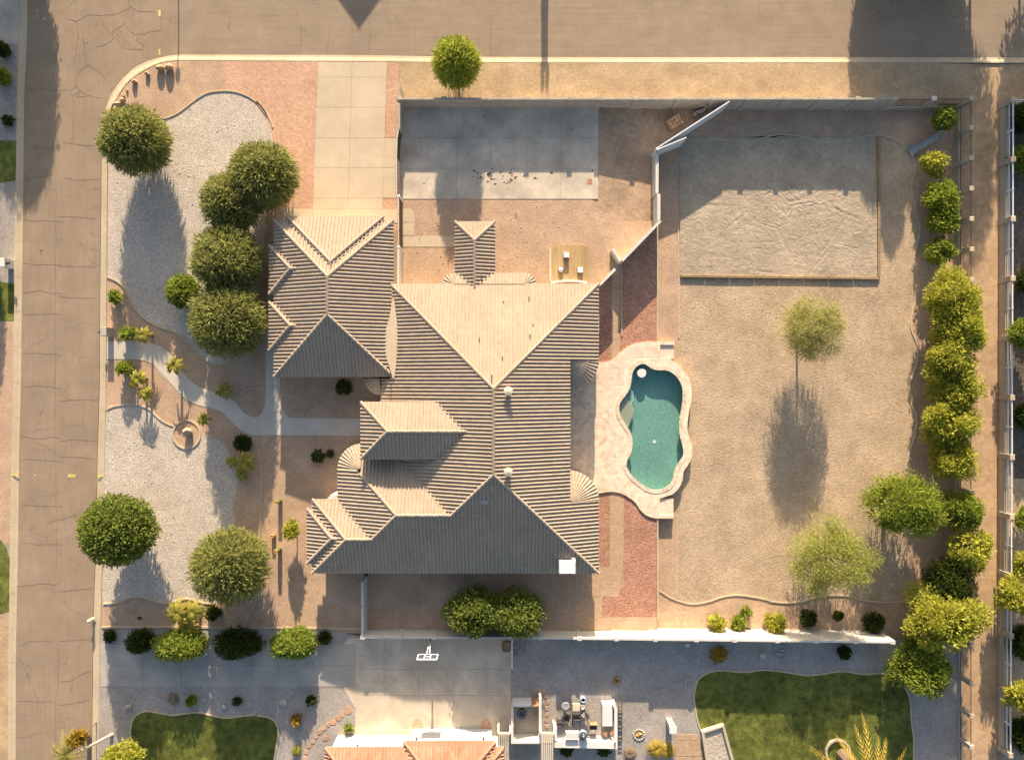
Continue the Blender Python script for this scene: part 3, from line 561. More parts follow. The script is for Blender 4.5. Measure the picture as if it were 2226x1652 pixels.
class Face:
    def __init__(s, house, pg, d, ref, ze, pitch=PITCH, eave=True):
        s.house = house; s.pg = [R(*p) for p in pg]; s.d = DIRS[d]; r = R(*ref); s.e = r[0] * s.d[0] + r[1] * s.d[1]; s.ze = ze; s.p = pitch; s.eave = eave
        n = len(s.pg); ar = sum(s.pg[i][0] * s.pg[(i + 1) % n][1] - s.pg[(i + 1) % n][0] * s.pg[i][1] for i in range(n))
        if ar < 0: s.pg = s.pg[::-1]
        FACES.append(s)
    def z(s, x, y): return s.ze + s.p * (s.e - (x * s.d[0] + y * s.d[1]))
CAPS = []
def hip(house, W_, E_, N_, S_, ze, faces='NSWE', pitch=PITCH, openE=False, openS=False, caps=True):
    h = min(E_ - W_, S_ - N_) / 2; zr = ze + h / S * pitch
    if E_ - W_ > S_ - N_:
        m = (N_ + S_) / 2; a, b = (W_ + h, m), ((E_, m) if openE else (E_ - h, m))
        P = {'N': [(W_, N_), (E_, N_), b, a], 'S': [(W_, S_), (E_, S_), b, a], 'W': [(W_, N_), (W_, S_), a], 'E': [(E_, N_), (E_, S_), b]}
        hl = [((W_, N_), a), ((W_, S_), a)] + ([] if openE else [((E_, N_), b), ((E_, S_), b)])
    else:
        m = (W_ + E_) / 2; a, b = (m, N_ + h), ((m, S_) if openS else (m, S_ - h))
        P = {'N': [(W_, N_), (E_, N_), a], 'S': [(W_, S_), (E_, S_), b], 'W': [(W_, N_), a, b, (W_, S_)], 'E': [(E_, N_), a, b, (E_, S_)]}
        hl = [((W_, N_), a), ((E_, N_), a)] + ([] if openS else [((W_, S_), b), ((E_, S_), b)])
    refs = {'N': (0, N_), 'S': (0, S_), 'W': (W_, 0), 'E': (E_, 0)}
    for k in faces: Face(house, P[k], k, refs[k], ze, pitch)
    if caps:
        for p, q in hl: CAPS.append((house, (*R(*p), ze), (*R(*q), zr)))
        if math.dist(a, b) > 3: CAPS.append((house, (*R(*a), zr), (*R(*b), zr)))
    return zr
ZE = 2.9
W1, E1, N1, S1 = -250, 178, -197.5, 398; hf = 214; xm = -36
za = ZE + hf / S * PITCH
# main block
Face('m', [(W1, N1), (E1, N1), (xm, N1 + hf)], 'N', (0, N1), ZE)
Face('m', [(W1, N1), (xm, N1 + hf), (xm, S1 - hf), (W1, S1)], 'W', (W1, 0), ZE)
Ef = [(E1, N1), (xm, N1 + hf), (xm, S1 - hf), (E1, S1)]
Face('m', clip(Ef, 0, 1, -42), 'E', (E1, 0), ZE)
Face('m', clip(clip(clip(Ef, 0, -1, 42), 0, 1, 249), 1, 0, 117), 'E', (E1, 0), ZE)
Face('m', clip(Ef, 0, -1, -249), 'E', (E1, 0), ZE)
Face('m', [(E1, S1), (xm, S1 - hf), (-121.6, 269.6), (-121.6, S1)], 'S', (0, S1), ZE)
Face('m', [(-121.6, 269.6), (-231, 269.6), (-283.9, 322.5), (-283.9, S1), (-121.6, S1)], 'S', (0, S1), ZE)
Face('m', [(-283.9, 322.5), (-336.5, 322.5), (-412, S1), (-283.9, S1)], 'S', (0, S1), ZE)
for p, q in (((W1, N1), (xm, N1 + hf)), ((E1, N1), (xm, N1 + hf)), ((E1, S1), (xm, S1 - hf)), ((-121.6, 269.6), (xm, S1 - hf))):
    z_ = lambda a: ZE + min(a[0] - W1, E1 - a[0], a[1] - N1, S1 - a[1]) / S * PITCH
    CAPS.append(('m', (*R(*p), z_(p)), (*R(*q), z_(q))))
CAPS.append(('m', (*R(xm, N1 + hf), za), (*R(xm, S1 - hf), za)))
# north bay of the main block and the strip beside the entry
Face('m', [(-120, -221), (26, -221), (26, N1), (-120, N1)], 'N', (0, N1), ZE)
Face('m', [(-272, -2), (-272, 52), (W1, 52), (W1, -2)], 'W', (W1, 0), ZE)
# west wings
z2 = ZE + 128.4 / S * PITCH
Face('m', [(-309, 141.2), (-60, 141.2), (-60, 269.6), (-231, 269.6), (-309, 191.6)], 'N', (0, 141.2), ZE)
Face('m', [(-359.4, 182.4), (-318.2, 182.4), (-231, 269.6), (-359.4, S1)], 'W', (-359.4, 0), ZE)
CAPS += [('m', (*R(-309, 191.6), ZE + 50.4 / S * PITCH), (*R(-231, 269.6), z2)), ('m', (*R(-231, 269.6), z2), (*R(-121.6, 269.6), z2)), ('m', (*R(-283.9, 322.5), ZE + 75.5 / S * PITCH), (*R(-231, 269.6), z2))]
z3 = ZE + 75.5 / S * PITCH
Face('m', [(-412, 247), (-260, 247), (-260, 322.5), (-336.5, 322.5)], 'N', (0, 247), ZE)
Face('m', [(-412, 247), (-336.5, 322.5), (-412, S1)], 'W', (-412, 0), ZE)
CAPS += [('m', (*R(-412, 247), ZE), (*R(-336.5, 322.5), z3)), ('m', (*R(-412, S1), ZE), (*R(-336.5, 322.5), z3)), ('m', (*R(-336.5, 322.5), z3), (*R(-283.9, 322.5), z3))]
hip('m', -423, -300, 267, 378, ZE, 'NSW', openE=True)
# tall entry
hip('m', -303, -60, 45, 158, 4.55, 'NSW', openE=True)
# garage and its bays
hip('m', -491, -246, -329, -8, ZE, 'NSWE')
hip('m', -464, -266.5, -337, -120, ZE, 'NWE', openS=True)
hip('m', -501, -400, -276, -178.5, ZE, 'NSW', openE=True)
hip('m', -501.5, -400, -159.7, -62.4, ZE, 'NSW', openE=True)
# porch
hip('m', -118, -36.5, -329, -190, 2.42, 'NWE', pitch=.36, openS=True)

def build_roof(house, root, material, max_single, name='roof_tile', cap_single=300, skip=None):
    faces = [f for f in FACES if f.house == house]
    deck = MB(); stuff_v = []; stuff_f = []; singles = []; tint = []
    for fi, fc in enumerate(faces):
        # deck sheet with a fascia along the eave
        v = [(x, y, fc.z(x, y) - .02) for x, y in fc.pg]; deck.add(v, [tuple(range(len(v)))])
        n = len(fc.pg)
        for i in range(n):
            a, b = fc.pg[i], fc.pg[(i + 1) % n]
            da = a[0] * fc.d[0] + a[1] * fc.d[1]; db = b[0] * fc.d[0] + b[1] * fc.d[1]
            mx_ = max(p[0] * fc.d[0] + p[1] * fc.d[1] for p in fc.pg)
            if abs(da - db) < 1e-4 and abs(da - mx_) < 1e-3:
                za_, zb_ = fc.z(*a), fc.z(*b); deck.add([(*a, za_ - .02), (*b, zb_ - .02), (*b, zb_ - .26), (*a, za_ - .26)], [(0, 1, 2, 3)])
        cs = 1 / math.sqrt(1 + fc.p ** 2); d3 = np.array([fc.d[0] * cs, fc.d[1] * cs, -fc.p * cs]); u3 = np.array([-fc.d[1], fc.d[0], 0.0]); n3 = np.cross(u3, d3)
        if n3[2] < 0: u3 = -u3; n3 = np.cross(u3, d3)
        us = [p[0] * u3[0] + p[1] * u3[1] for p in fc.pg]; ds = [p[0] * fc.d[0] + p[1] * fc.d[1] for p in fc.pg]
        u0, u1, dmax, dmin = min(us), max(us), max(ds), min(ds)
        row = TL * cs; part_bm = MB()
        k0 = math.floor((fc.e - dmax) / row + 1e-6); nr = int((dmax - dmin) / row) + 3; i0 = math.floor(u0 / TW); nc = int((u1 - u0) / TW) + 3
        def P2(uu, dd): return (uu * u3[0] + dd * fc.d[0], uu * u3[1] + dd * fc.d[1])
        for j in range(nr):
            dd = fc.e - row * (k0 + j + 1) + .04
            for i in range(nc):
                uu = (i0 + i) * TW
                cor = [P2(uu, dd), P2(uu + TW, dd), P2(uu, dd + row), P2(uu + TW, dd + row)]
                mid = P2(uu + TW / 2, dd + row / 2)
                ins = [inside(c_, fc.pg) for c_ in cor]
                if not any(ins) and not inside(mid, fc.pg): continue
                zc = fc.z(*mid); hid = False
                for g_ in faces:
                    if g_ is not fc and inside(mid, g_.pg) and g_.z(*mid) > zc + .22: hid = True; break
                if hid: continue
                if skip and skip(mid): continue
                o = P2(uu, dd); org = np.array([o[0], o[1], fc.z(*o)])
                jit = random.uniform(-.006, .006)
                if all(ins): singles.append((zc, org + n3 * jit, u3, d3, n3))
                else:
                    vv = org + TV[:, :1] * u3 + TV[:, 1:2] * d3 + TV[:, 2:] * n3; part_bm.add(vv.tolist(), TF)
        if part_bm.v:
            bm = bmesh.new(); bv = [bm.verts.new(q) for q in part_bm.v]
            for f in part_bm.f: bm.faces.new([bv[k] for k in f])
            for i in range(n):
                a, b = fc.pg[i], fc.pg[(i + 1) % n]; ex, ey_ = b[0] - a[0], b[1] - a[1]; l = math.hypot(ex, ey_)
                if l < 1e-4: continue
                da = a[0] * fc.d[0] + a[1] * fc.d[1]; db = b[0] * fc.d[0] + b[1] * fc.d[1]; tol = .06 if abs(da - db) < 1e-4 else .0
                no = (ey_ / l, -ex / l, 0)
                bmesh.ops.bisect_plane(bm, geom=bm.verts[:] + bm.edges[:] + bm.faces[:], plane_co=(a[0] + no[0] * tol, a[1] + no[1] * tol, 0), plane_no=no, clear_outer=True)
            bm.verts.index_update(); b0 = len(stuff_v); stuff_v += [q.co[:] for q in bm.verts]; stuff_f += [tuple(b0 + q.index for q in fcx.verts) for fcx in bm.faces]; bm.free()
    tint = [0.0] * len(stuff_f); singles.sort(key=lambda t: -t[0])
    base = worldloc(root)
    roof = part(root, 'roof', deck, 'roof_deck')
    me = mesh_from(TV.tolist(), TF, name, material)
    for k, (zc, org, u3, d3, n3) in enumerate(singles):
        if k < max_single:
            o = bpy.data.objects.new(name, me); COL.objects.link(o); o.parent = roof
            m = Matrix(((u3[0], d3[0], n3[0], org[0] - base.x), (u3[1], d3[1], n3[1], org[1] - base.y), (u3[2], d3[2], n3[2], org[2] - base.z), (0, 0, 0, 1)))
            o.matrix_local = m
        else:
            vv = org + TV[:, :1] * u3 + TV[:, 1:2] * d3 + TV[:, 2:] * n3; b0 = len(stuff_v); stuff_v += vv.tolist(); stuff_f += [tuple(b0 + q for q in f) for f in TF]; tint += [random.gauss(0, 1)] * len(TF)
    st = MB(); st.v = stuff_v; st.f = stuff_f
    so_ = part(roof, 'roof_tiles', st, material, kind='stuff'); at = so_.data.attributes.new('tint', 'FLOAT', 'FACE'); at.data.foreach_set('value', np.array(tint, dtype=np.float32))
    # caps over hips and ridges
    cv = []; cf = []; nn = 7
    for t_, (x_, r_, dz) in enumerate(((0, .105, .0), (.44, .135, .03))):
        for k in range(nn): a = math.pi * k / (nn - 1); cv.append((x_, r_ * math.cos(a), r_ * .85 * math.sin(a) + dz))
    cf = [(k, k + 1, nn + k + 1, nn + k) for k in range(nn - 1)] + [tuple(range(nn, 2 * nn))]
    cme = mesh_from(cv, cf, 'ridge_tile', material); cnt = 0; rest = MB()
    for hs, p, q in CAPS:
        if hs != house: continue
        p, q = Vector(p), Vector(q); L = (q - p).length; n = max(1, round(L / .41)); d = (p - q).normalized()
        up = Vector((0, 0, 1)); y = up.cross(d).normalized(); z_ = d.cross(y)
        for k in range(n):
            o0 = q.lerp(p, k / n) + z_ * .035
            mid = q.lerp(p, (k + .5) / n); hid = any(inside((mid.x, mid.y), g_.pg) and g_.z(mid.x, mid.y) > mid.z + .16 for g_ in faces)
            if hid or (skip and skip((mid.x, mid.y))): continue
            m = Matrix(((d.x, y.x, z_.x, o0.x - base.x), (d.y, y.y, z_.y, o0.y - base.y), (d.z, y.z, z_.z, o0.z - base.z), (0, 0, 0, 1)))
            if cnt < cap_single:
                o = bpy.data.objects.new('ridge_tile', cme); COL.objects.link(o); o.parent = roof; o.matrix_local = m; cnt += 1
            else: rest.add([(m @ Vector(c_) + base)[:] for c_ in cv], cf)
    if rest.v: part(roof, 'ridge_tiles', rest, material, kind='stuff')
    return roof
house = thing('house', (*R(-36, 100), 0), 'large tan stucco house with buff barrel tile hip roofs beside the pool', 'house')
roof = build_roof('m', house, 'roof_tile', 300)
def fan(cu, cv_, r, a0, a1, ze, za_):
    c = R(cu, cv_); r = r / S; n = max(5, int(r * (a1 - a0) / .30)); mb = MB(); prof = [(0, .01), (.22, .075), (.45, .075), (.66, .01), (1, .005)]
    ang = [(a0 + (a1 - a0) * (i + t) / n, h) for i in range(n) for t, h in prof[:-1]] + [(a1, .005)]
    rad = [.06, .35, .36, .68, .69, 1.03]; off = [.0, .03, 0, .03, 0, .03]
    v = []
    for rr_, of in zip(rad, off):
        for a, h in ang: v.append((c[0] + r * rr_ * math.cos(a), c[1] + r * rr_ * math.sin(a), za_ + (ze - za_) * rr_ + h * min(1, .25 + rr_) + of))
    m = len(ang); f = [(k * m + i, k * m + m + i, k * m + m + i + 1, k * m + i + 1) for k in range(len(rad) - 1) for i in range(m - 1)]
    mb.add(v, f); part(roof, 'fan_tiles', mb, 'roof_tile')
    pg = [c] + [(c[0] + (r - .15) * math.cos(a0 + (a1 - a0) * k / 8), c[1] + (r - .15) * math.sin(a0 + (a1 - a0) * k / 8)) for k in range(9)]
    part(house, 'wall', MB().prism(pg, 0, ze - .12), 'stucco_tan')
hp = math.pi / 2
fan(117, 249, 61, 0, hp, ZE, ZE + 61 / S * PITCH); fan(117, -42, 61, -hp, 0, ZE, ZE + 61 / S * PITCH)
fan(-309, 182.4, 50, hp, math.pi, ZE, ZE + 50 / S * PITCH)
fan(-120, N1, 24, hp, math.pi, ZE - .38, ZE); fan(26, N1, 24, 0, hp, ZE - .38, ZE)
fan(-274, -3, 33, math.pi, math.pi * 1.5, 2.4, 2.95)
def wallbox(u0, u1, v0, v1, z1, m='stucco_tan', z0=0.0): part(house, 'wall', MB().prism([R(u0, v0), R(u1, v0), R(u1, v1), R(u0, v1)], z0, z1), m)
wallbox(-238, 105, -186, 386, 2.75); wallbox(105, 166, -186, -50, 2.7); wallbox(105, 166, 258, 386, 2.7); wallbox(90, 108, -60, 262, 3.70)
wallbox(-347, -238.2, 194, 386, 2.7); wallbox(-402, -347.2, 258, 386, 2.7); wallbox(-296, -238.2, 57, 146, 4.35)
wallbox(-480, -257, -318, -18, 2.72); wallbox(-453, -277, -328, -318.2, 2.7); wallbox(-492, -480.2, -268, -187, 2.7); wallbox(-492, -480.2, -151, -71, 2.7); wallbox(-110, 16, -213, -186.2, 2.35)
for u, v in ((-114, -322), (-41, -322)): part(house, 'column', MB().bevbox(*R(u, v), 0, 2.35, .3, .3), 'stucco_tan')
# light membrane panel in the valley between garage and main roof
kite = [R(*p) for p in smooth([(-245, -170), (-252, -130), (-261.5, -95), (-262, -60), (-250, -20), (-244, -2), (-240, -20), (-236, -60), (-234.5, -100), (-240, -145)], 4, True)]
part(house, 'valley_panel', MB().prism(kite, 2.8, 3.215), 'concrete')
# pipes, flues
def onroof(pt, dz=0):
    z = 3.5
    for _ in range(4):
        x, y = Wp(pt, z); zs = [f.z(x, y) for f in FACES if f.house == 'm' and inside((x, y), f.pg)]; z = max(zs) if zs else 3.0
    return x, y, z
for p in ((1042, 736), (1092, 775), (1150, 646), (1152, 727), (1069, 815), (939, 1162), (1047.4, 598)):
    x, y, z = onroof(p); part(house, 'vent_pipe', MB().cyl(x, y, z - .1, z + (.62 if p[0] == 1069 else .34), .045, n=8), 'grey_metal')
for p in ((1094, 655), (1158, 706), (1070, 1061), (1123, 1293 - 0), (1017, 1133)):
    if p[1] > 1250: continue
    x, y, z = onroof(p); part(house, 'vent_pipe', MB().cyl(x, y, z - .1, z + .16, .06, n=8), 'white_metal' if p[1] == 1061 else 'grey_metal')
for p in ((1105, 850), (1105, 1024)):
    x, y, z = onroof(p); fl = part(house, 'flue', MB().cyl(x, y, z - .2, z + .48, .19, n=14), 'cream'); part(fl, 'cap', MB().lathe(x, y, [(.30, z + .48), (.35, z + .53), (.33, z + .60), (.06, z + .66)], 16), 'cream')
x, y, z = onroof((1053, 1091)); fl = part(house, 'roof_vent', MB().lathe(x, y, [(.26, z - .15), (.27, z + .16), (.22, z + .22), (.03, z + .26)], 16), 'grey_metal')
# windows and doors
def window(u, v, w, h, z, face):
    dx, dy = DIRS[face]; x, y = R(u, v); a = 0 if dy else hp
    fr = part(house, 'window', MB().box(x + dx * .03, y + dy * .03, z, z + h, w, .10, a), 'white_paint'); part(fr, 'pane', MB().box(x + dx * .09, y + dy * .09, z + .07, z + h - .07, w - .16, .03, a), 'glass')
for u, v, w, h, z, f in ((-148, 386, 1.1, 1.2, .9, 'S'), (-110, 386, 1.1, 1.2, .9, 'S'), (166, -120, 1.5, 1.3, .9, 'E'), (108, 40, 2.4, 2.0, .2, 'E'), (108, 170, 2.4, 2.0, .2, 'E'), (30, -186, 1.6, 1.2, 1, 'N'), (120, -186, 1.4, 1.2, 1, 'N'), (-492, -228, 1.4, 1.2, .9, 'W'), (-492, -111, 1.4, 1.2, .9, 'W'), (-402, 322, 1.5, 1.4, .7, 'W'), (-347, 225, 1.3, 1.4, .7, 'W')): window(u, v, w, h, z, f)
# big bay window frames seen past the south and east eaves
for u, v, f in ((-147, 393, 'S'), (-113, 393, 'S')):
    x, y = R(u, v); fr = part(house, 'window', MB().box(x, y - .1, .7, 2.0, .85, .5), 'white_paint'); part(fr, 'pane', MB().box(x, y - .37, .8, 1.9, .7, .03), 'glass')
x, y = R(171, -118); fr = part(house, 'window', MB().box(x + .18, y, .7, 2.3, .5, 1.5), 'white_paint'); part(fr, 'pane', MB().box(x + .44, y, .8, 2.2, .03, 1.3), 'glass')
for u in (-415, -345, -310): 
    x, y = R(u, -328); dr_ = part(house, 'garage_door', MB().box(x, y + .02, .03, 2.2, 2.2 if u != -310 else .1, .08), 'cream')
x, y = R(-296, 101); d_ = part(house, 'door', MB().box(x - .03, y, .03, 2.3, .08, 1.2), 'brown_gate'); part(d_, 'handle', MB().cyl(x - .1, y - .45, 1.0, 1.12, .03, n=8), 'grey_metal')
x, y = R(-352, 243); part(house, 'bay_sill', MB().prism([R(-388, 249), R(-379, 240), R(-352, 240), R(-352, 249)], .3, 2.3), 'stucco_white')

# ------------------------------------------------------------------ pool, deck
DZ = .12
def r6(*pts): return [((1460 + x / 6.008) / 1.1986, (860 + y / 6.008) / 1.1986) for x, y in pts]
pool_pts = r6((895, 1180), (930, 1090), (1000, 1000), (1060, 900), (1080, 800), (1095, 690), (1130, 600), (1200, 530), (1290, 500), (1370, 525), (1450, 580), (1550, 600), (1650, 600), (1740, 630), (1830, 700), (1900, 800), (1940, 920), (1940, 1100), (1920, 1250), (1890, 1400)) + zt(2, 2, (1505, 430), (1510, 540), (1535, 640), (1540, 720), (1500, 790), (1465, 860), (1455, 920), (1420, 975), (1360, 1010), (1290, 1018), (1220, 1000), (1150, 950), (1085, 890), (1045, 820), (1045, 760), (1075, 700), (1090, 640), (1085, 560), (1055, 500), (1010, 430), (985, 370))
pool_s = poly(smooth(pool_pts, 4, True), DZ)
deck_pts = smooth(zt(2, 1, (830, 1475), (900, 1470), (960, 1440), (1010, 1390), (1070, 1345), (1140, 1315), (1220, 1305), (1335, 1304)), 3) + zt(2, 1, (1452, 1304), (1452, 1330), (1335, 1330), (1335, 1446)) + smooth(zt(2, 1, (1420, 1448), (1500, 1510), (1550, 1580)) + zt(2, 2, (1575, 80), (1597, 180), (1590, 280), (1570, 380), (1560, 480), (1570, 560), (1597, 640), (1597, 720), (1570, 790), (1530, 850), (1520, 920), (1490, 990), (1440, 1040)), 4) + zt(2, 2, (1332, 1076), (1332, 1215), (1446, 1215), (1446, 1241)) + smooth(zt(2, 2, (1290, 1240), (1220, 1215), (1170, 1170), (1130, 1110), (1080, 1070), (1000, 1030), (920, 1020), (820, 1035)), 3) + zt(2, 2, (575, 1105)) + zt(2, 1, (575, 1470))
deck_s = poly(deck_pts, DZ)
def holed(outer, inner, z, z0, zi):
    bm = bmesh.new(); loops = []
    for lp in (outer, inner):
        vv = [bm.verts.new((*p, z)) for p in lp]; loops.append(vv)
        for i in range(len(vv)): bm.edges.new((vv[i], vv[(i + 1) % len(vv)]))
    bmesh.ops.triangle_fill(bm, edges=bm.edges[:], use_beauty=True, use_dissolve=False)
    bmesh.ops.recalc_face_normals(bm, faces=bm.faces[:])
    if sum(f.normal.z for f in bm.faces) < 0: bmesh.ops.reverse_faces(bm, faces=bm.faces[:])
    bm.verts.index_update(); mb = MB(); mb.v = [q.co[:] for q in bm.verts]; mb.f = [tuple(q.index for q in f.verts) for f in bm.faces]; bm.free()
    for lp, zz in ((outer, z0), (inner, zi)):
        n = len(lp); mb.add([(*p, zz) for p in lp] + [(*p, z) for p in lp], [(i, (i + 1) % n, (i + 1) % n + n, i + n) for i in range(n)])
    return mb
deck = struct('pool_deck', holed(deck_s, pool_s, DZ, EZ - .05, -.05), 'travertine')
# separate travertine tiles wherever a whole tile fits
bx = [p[0] for p in deck_s]; by = [p[1] for p in deck_s]; ts = .47; cand = []
xx = min(bx)
def seg_near(p, lp, d):
    for q in lp:
        if abs(q[0] - p[0]) < d and abs(q[1] - p[1]) < d: return True
    return False
row_i = 0; y_ = min(by)
while y_ < max(by):
    x_ = min(bx) - (.235 if row_i % 2 else 0)
    while x_ < max(bx):
        cs_ = [(x_, y_), (x_ + ts, y_), (x_ + ts, y_ + ts), (x_, y_ + ts), (x_ + ts / 2, y_), (x_ + ts / 2, y_ + ts), (x_, y_ + ts / 2), (x_ + ts, y_ + ts / 2)]
        if all(inside(c_, deck_s) and not inside(c_, pool_s) for c_ in cs_) and not seg_near((x_ + ts / 2, y_ + ts / 2), pool_s, .55): cand.append((x_ + ts / 2, y_ + ts / 2))
        x_ += ts
    y_ += ts; row_i += 1
tme = mesh_from(*(lambda m: (m.v, m.f))(MB().bevbox(0, 0, -.02, .008, ts - .022, ts - .022, 0, .004)), 'deck_tile', 'travertine')
cand.sort(key=lambda p: -p[0]); rest = MB()
for k, (x_, y_) in enumerate(cand):
    if k < 300:
        o = bpy.data.objects.new('deck_tile', tme); COL.objects.link(o); o.parent = deck; o.location = (x_, y_, DZ + random.uniform(-.002, .001))
    else: rest.bevbox(x_, y_, DZ - .02, DZ + .007, ts - .014, ts - .014, 0, .004)
if rest.v: part(deck, 'deck_tiles', rest, 'travertine', kind='stuff')
# steps down to the lower yard
def steps(name, x0, x1, y0, y1):
    for k in range(4):
        xa = x0 + (x1 - x0) * k / 4; zt_ = DZ - (DZ - EZ) * (k + 1) / 5
        P = poly([(xa, y0), (x1, y0), (x1, y1), (xa, y1)], zt_); part(deck, 'step', MB().prism(P, EZ - .02 - .003 * k, zt_), 'travertine')
steps('s', 1435.2, 1464.5, 750.2, 780.3); steps('s', 1434.4, 1464, 1083.8, 1119.7)
pool = thing('swimming_pool', (*Wp((1425, 920), 0), 0), 'freeform swimming pool with teal water and pale coping in the travertine deck', 'pool')
FZ = -.62
np_ = len(pool_s); part(pool, 'shell', MB().add([(*p, FZ) for p in pool_s] + [(*p, DZ - .04) for p in pool_s], [tuple(range(np_))] + [(i, (i + 1) % np_, (i + 1) % np_ + np_, i + np_)[::-1] for i in range(np_)]), 'pool_plaster')
PS = [Vector(p) for p in pool_s]; PL = [0.0]
for a, b in zip(PS, PS[1:] + PS[:1]): PL.append(PL[-1] + (b - a).length)
def on_pool(t):
    t %= PL[-1]; i = max(k for k in range(len(PS)) if PL[k] <= t + 1e-9); a, b = PS[i], PS[(i + 1) % len(PS)]; return a.lerp(b, (t - PL[i]) / max(1e-9, PL[i + 1] - PL[i]))[:]
ncs = int(PL[-1] / .42)
for k in range(ncs):
    t0 = PL[-1] * k / ncs; w_ = PL[-1] / ncs; part(pool, 'coping_stone', MB().strip([on_pool(t0 + .008 + (w_ - .016) * q / 3) for q in range(4)][::-1], .32, DZ - .03, DZ + .03 + random.uniform(-.002, .002)), 'travertine')
part(pool, 'tile_band', MB().strip([(p[0], p[1]) for p in pool_s[::-1]], .03, DZ - .16, DZ - .035, True), 'concrete_grey')
wat = MB().add([(*p, DZ - .11) for p in pool_s], [tuple(range(np_))]); part(pool, 'water', wat, 'pool_water')
shelf = smooth(r6((900, 1190), (1010, 1035), (1065, 1090), (1115, 1160), (1142, 1240), (1135, 1330), (1100, 1430), (1042, 1555), (980, 1465), (930, 1375), (900, 1280)), 3, True)
part(pool, 'entry_shelf', MB().prism(poly(shelf, -.1), FZ, -.14), 'pool_step')
bench = smooth(r6((1088, 720), (1140, 715), (1128, 800), (1098, 900), (1138, 990), (1142, 1080), (1110, 1150), (1060, 1070), (1015, 1020), (1068, 900)), 3, True)
part(pool, 'bench', MB().prism(poly(bench, -.3), FZ, -.33), 'pool_plaster')
part(pool, 'bench_trim', MB().strip(poly(smooth(r6((1138, 715), (1126, 800), (1096, 900), (1136, 990), (1140, 1080), (1115, 1150), (1142, 1240), (1133, 1330), (1100, 1430), (1045, 1545)), 4), -.3), .05, -.33, -.315), 'white_paint')
part(pool, 'bench_trim', MB().strip(poly(smooth(r6((1140, 700), (1160, 620), (1220, 575), (1300, 570), (1380, 585), (1420, 575)), 4), -.3), .05, -.4, -.30), 'concrete_grey')
part(pool, 'bench_trim', MB().strip(poly(smooth(zt(2, 2, (1078, 700), (1065, 760), (1075, 820), (1080, 870)), 4), -.3), .05, -.4, -.30), 'white_paint')
c = Wp(zt(2, 2, (1287, 607))[0], FZ); part(pool, 'drain', MB().cyl(*c, FZ, FZ + .03, .16, n=16), 'white_paint')
c = Wp(((1460 + 1278 / 6.008) / 1.1986, (860 + 675 / 6.008) / 1.1986), DZ); tb = thing('pool_table', (*c, FZ), 'round pale stone table standing in the shaded north end of the pool', 'table')
part(tb, 'table_top', MB().lathe(*c, [(.33, -.06), (.385, -.04), (.385, .01), (.36, .03), (.05, .032)], 28), 'stucco_white'); part(tb, 'pedestal', MB().cyl(*c, FZ, -.06, .13, n=14), 'concrete_grey')

# ------------------------------------------------------------------ walls, fences, gates
def wallrun(root, pts, z0, z1, th, material, name='panel', cap=None):
    mb = MB().strip(pts, th, z0, z1); p_ = part(root, name, mb, material)
    if cap: part(p_, 'coping', MB().strip(pts, th + .05, z1 + .002, z1 + .05), cap)
    return p_
WH = 1.75
nw = thing('boundary_wall', (*Wp((866, 213), WH), 0), 'long tan block wall with pilasters between the north street strip and the yards', 'wall')
pil_n = [868, 993, 1063.6, 1145, 1241, 1302, 1382.7, 1474.6, 1550.7, 1627, 1707.5, 1783.7, 1865, 1946.5]
pil_n = [868, 965] + pil_n[2:]
for a, b in zip(pil_n, pil_n[1:]):
    A, Bq = Wp((a, 214.5), WH), Wp((b, 214.5), WH); wallrun(nw, [(A[0] + .2, A[1]), (Bq[0] - .2, Bq[1])], EZ if a > 1300 else -.05, WH - .03, .15, 'block_wall')
for a in pil_n:
    A = Wp((a, 214.5), WH); pl = part(nw, 'pilaster', MB().box(*A, EZ if a > 1290 else -.05, WH + .04, .40, .30), 'block_wall'); part(pl, 'cap', MB().bevbox(*A, WH + .043, WH + .075, .43, .32), 'block_wall')
# west side wall of the north court
ww = thing('court_wall', (*Wp((867, 186), WH), 0), 'narrow tan block wall with an open gate leaf between driveway and parking pad', 'wall')
for a, b, m in (((868.5, 186), (868.5, 212), 'block_wall'), ((868, 216), (867.4, 281), 'block_wall')): wallrun(ww, poly([a, b], WH), 0, WH, .16, m)
wallrun(ww, poly([(866, 539), (865.5, 617)], WH), 0, WH, .16, 'stucco_white')
for p in ((866.5, 427), (866, 537)): part(ww, 'post', MB().bevbox(*Wp(p, WH), 0, WH + .02, .22, .22), 'white_paint')
gt = thing('court_gate', (*Wp((863, 355), 1.8), 0), 'long brown slatted gate with pale frame beside the parking pad', 'gate')
gp = poly([(866.5, 283), (863.5, 300), (862, 340), (862.2, 425)], 1.75)
for k in range(30):
    t = k / 30; tot = len(gp) - 1; seg = min(int(t * tot), tot - 1); q = t * tot - seg; a, b = gp[seg], gp[seg + 1]
    c = (a[0] + (b[0] - a[0]) * q, a[1] + (b[1] - a[1]) * q); part(gt, 'slat', MB().box(c[0], c[1], .12, 1.72, .03, .155), 'brown_gate')
part(gt, 'rail', MB().strip(gp, .06, 1.73, 1.80), 'white_metal'); part(gt, 'rail', MB().strip(gp, .06, .10, .16), 'white_metal')
gt2 = thing('court_gate', (*Wp((866, 480), 1.7), 0), 'pale braced gate leaf standing beside the garage roof corner', 'gate')
A, Bq = Wp((866, 428), 1.75), Wp((866.2, 536), 1.75)
for z0 in (.15, .9, 1.68): part(gt2, 'rail', MB().strip([A, Bq], .05, z0, z0 + .07), 'white_metal')
for t in np.linspace(0, 1, 4): part(gt2, 'stile', MB().box(A[0] + (Bq[0] - A[0]) * t, A[1] + (Bq[1] - A[1]) * t, .13, 1.77, .07, .07), 'white_metal')
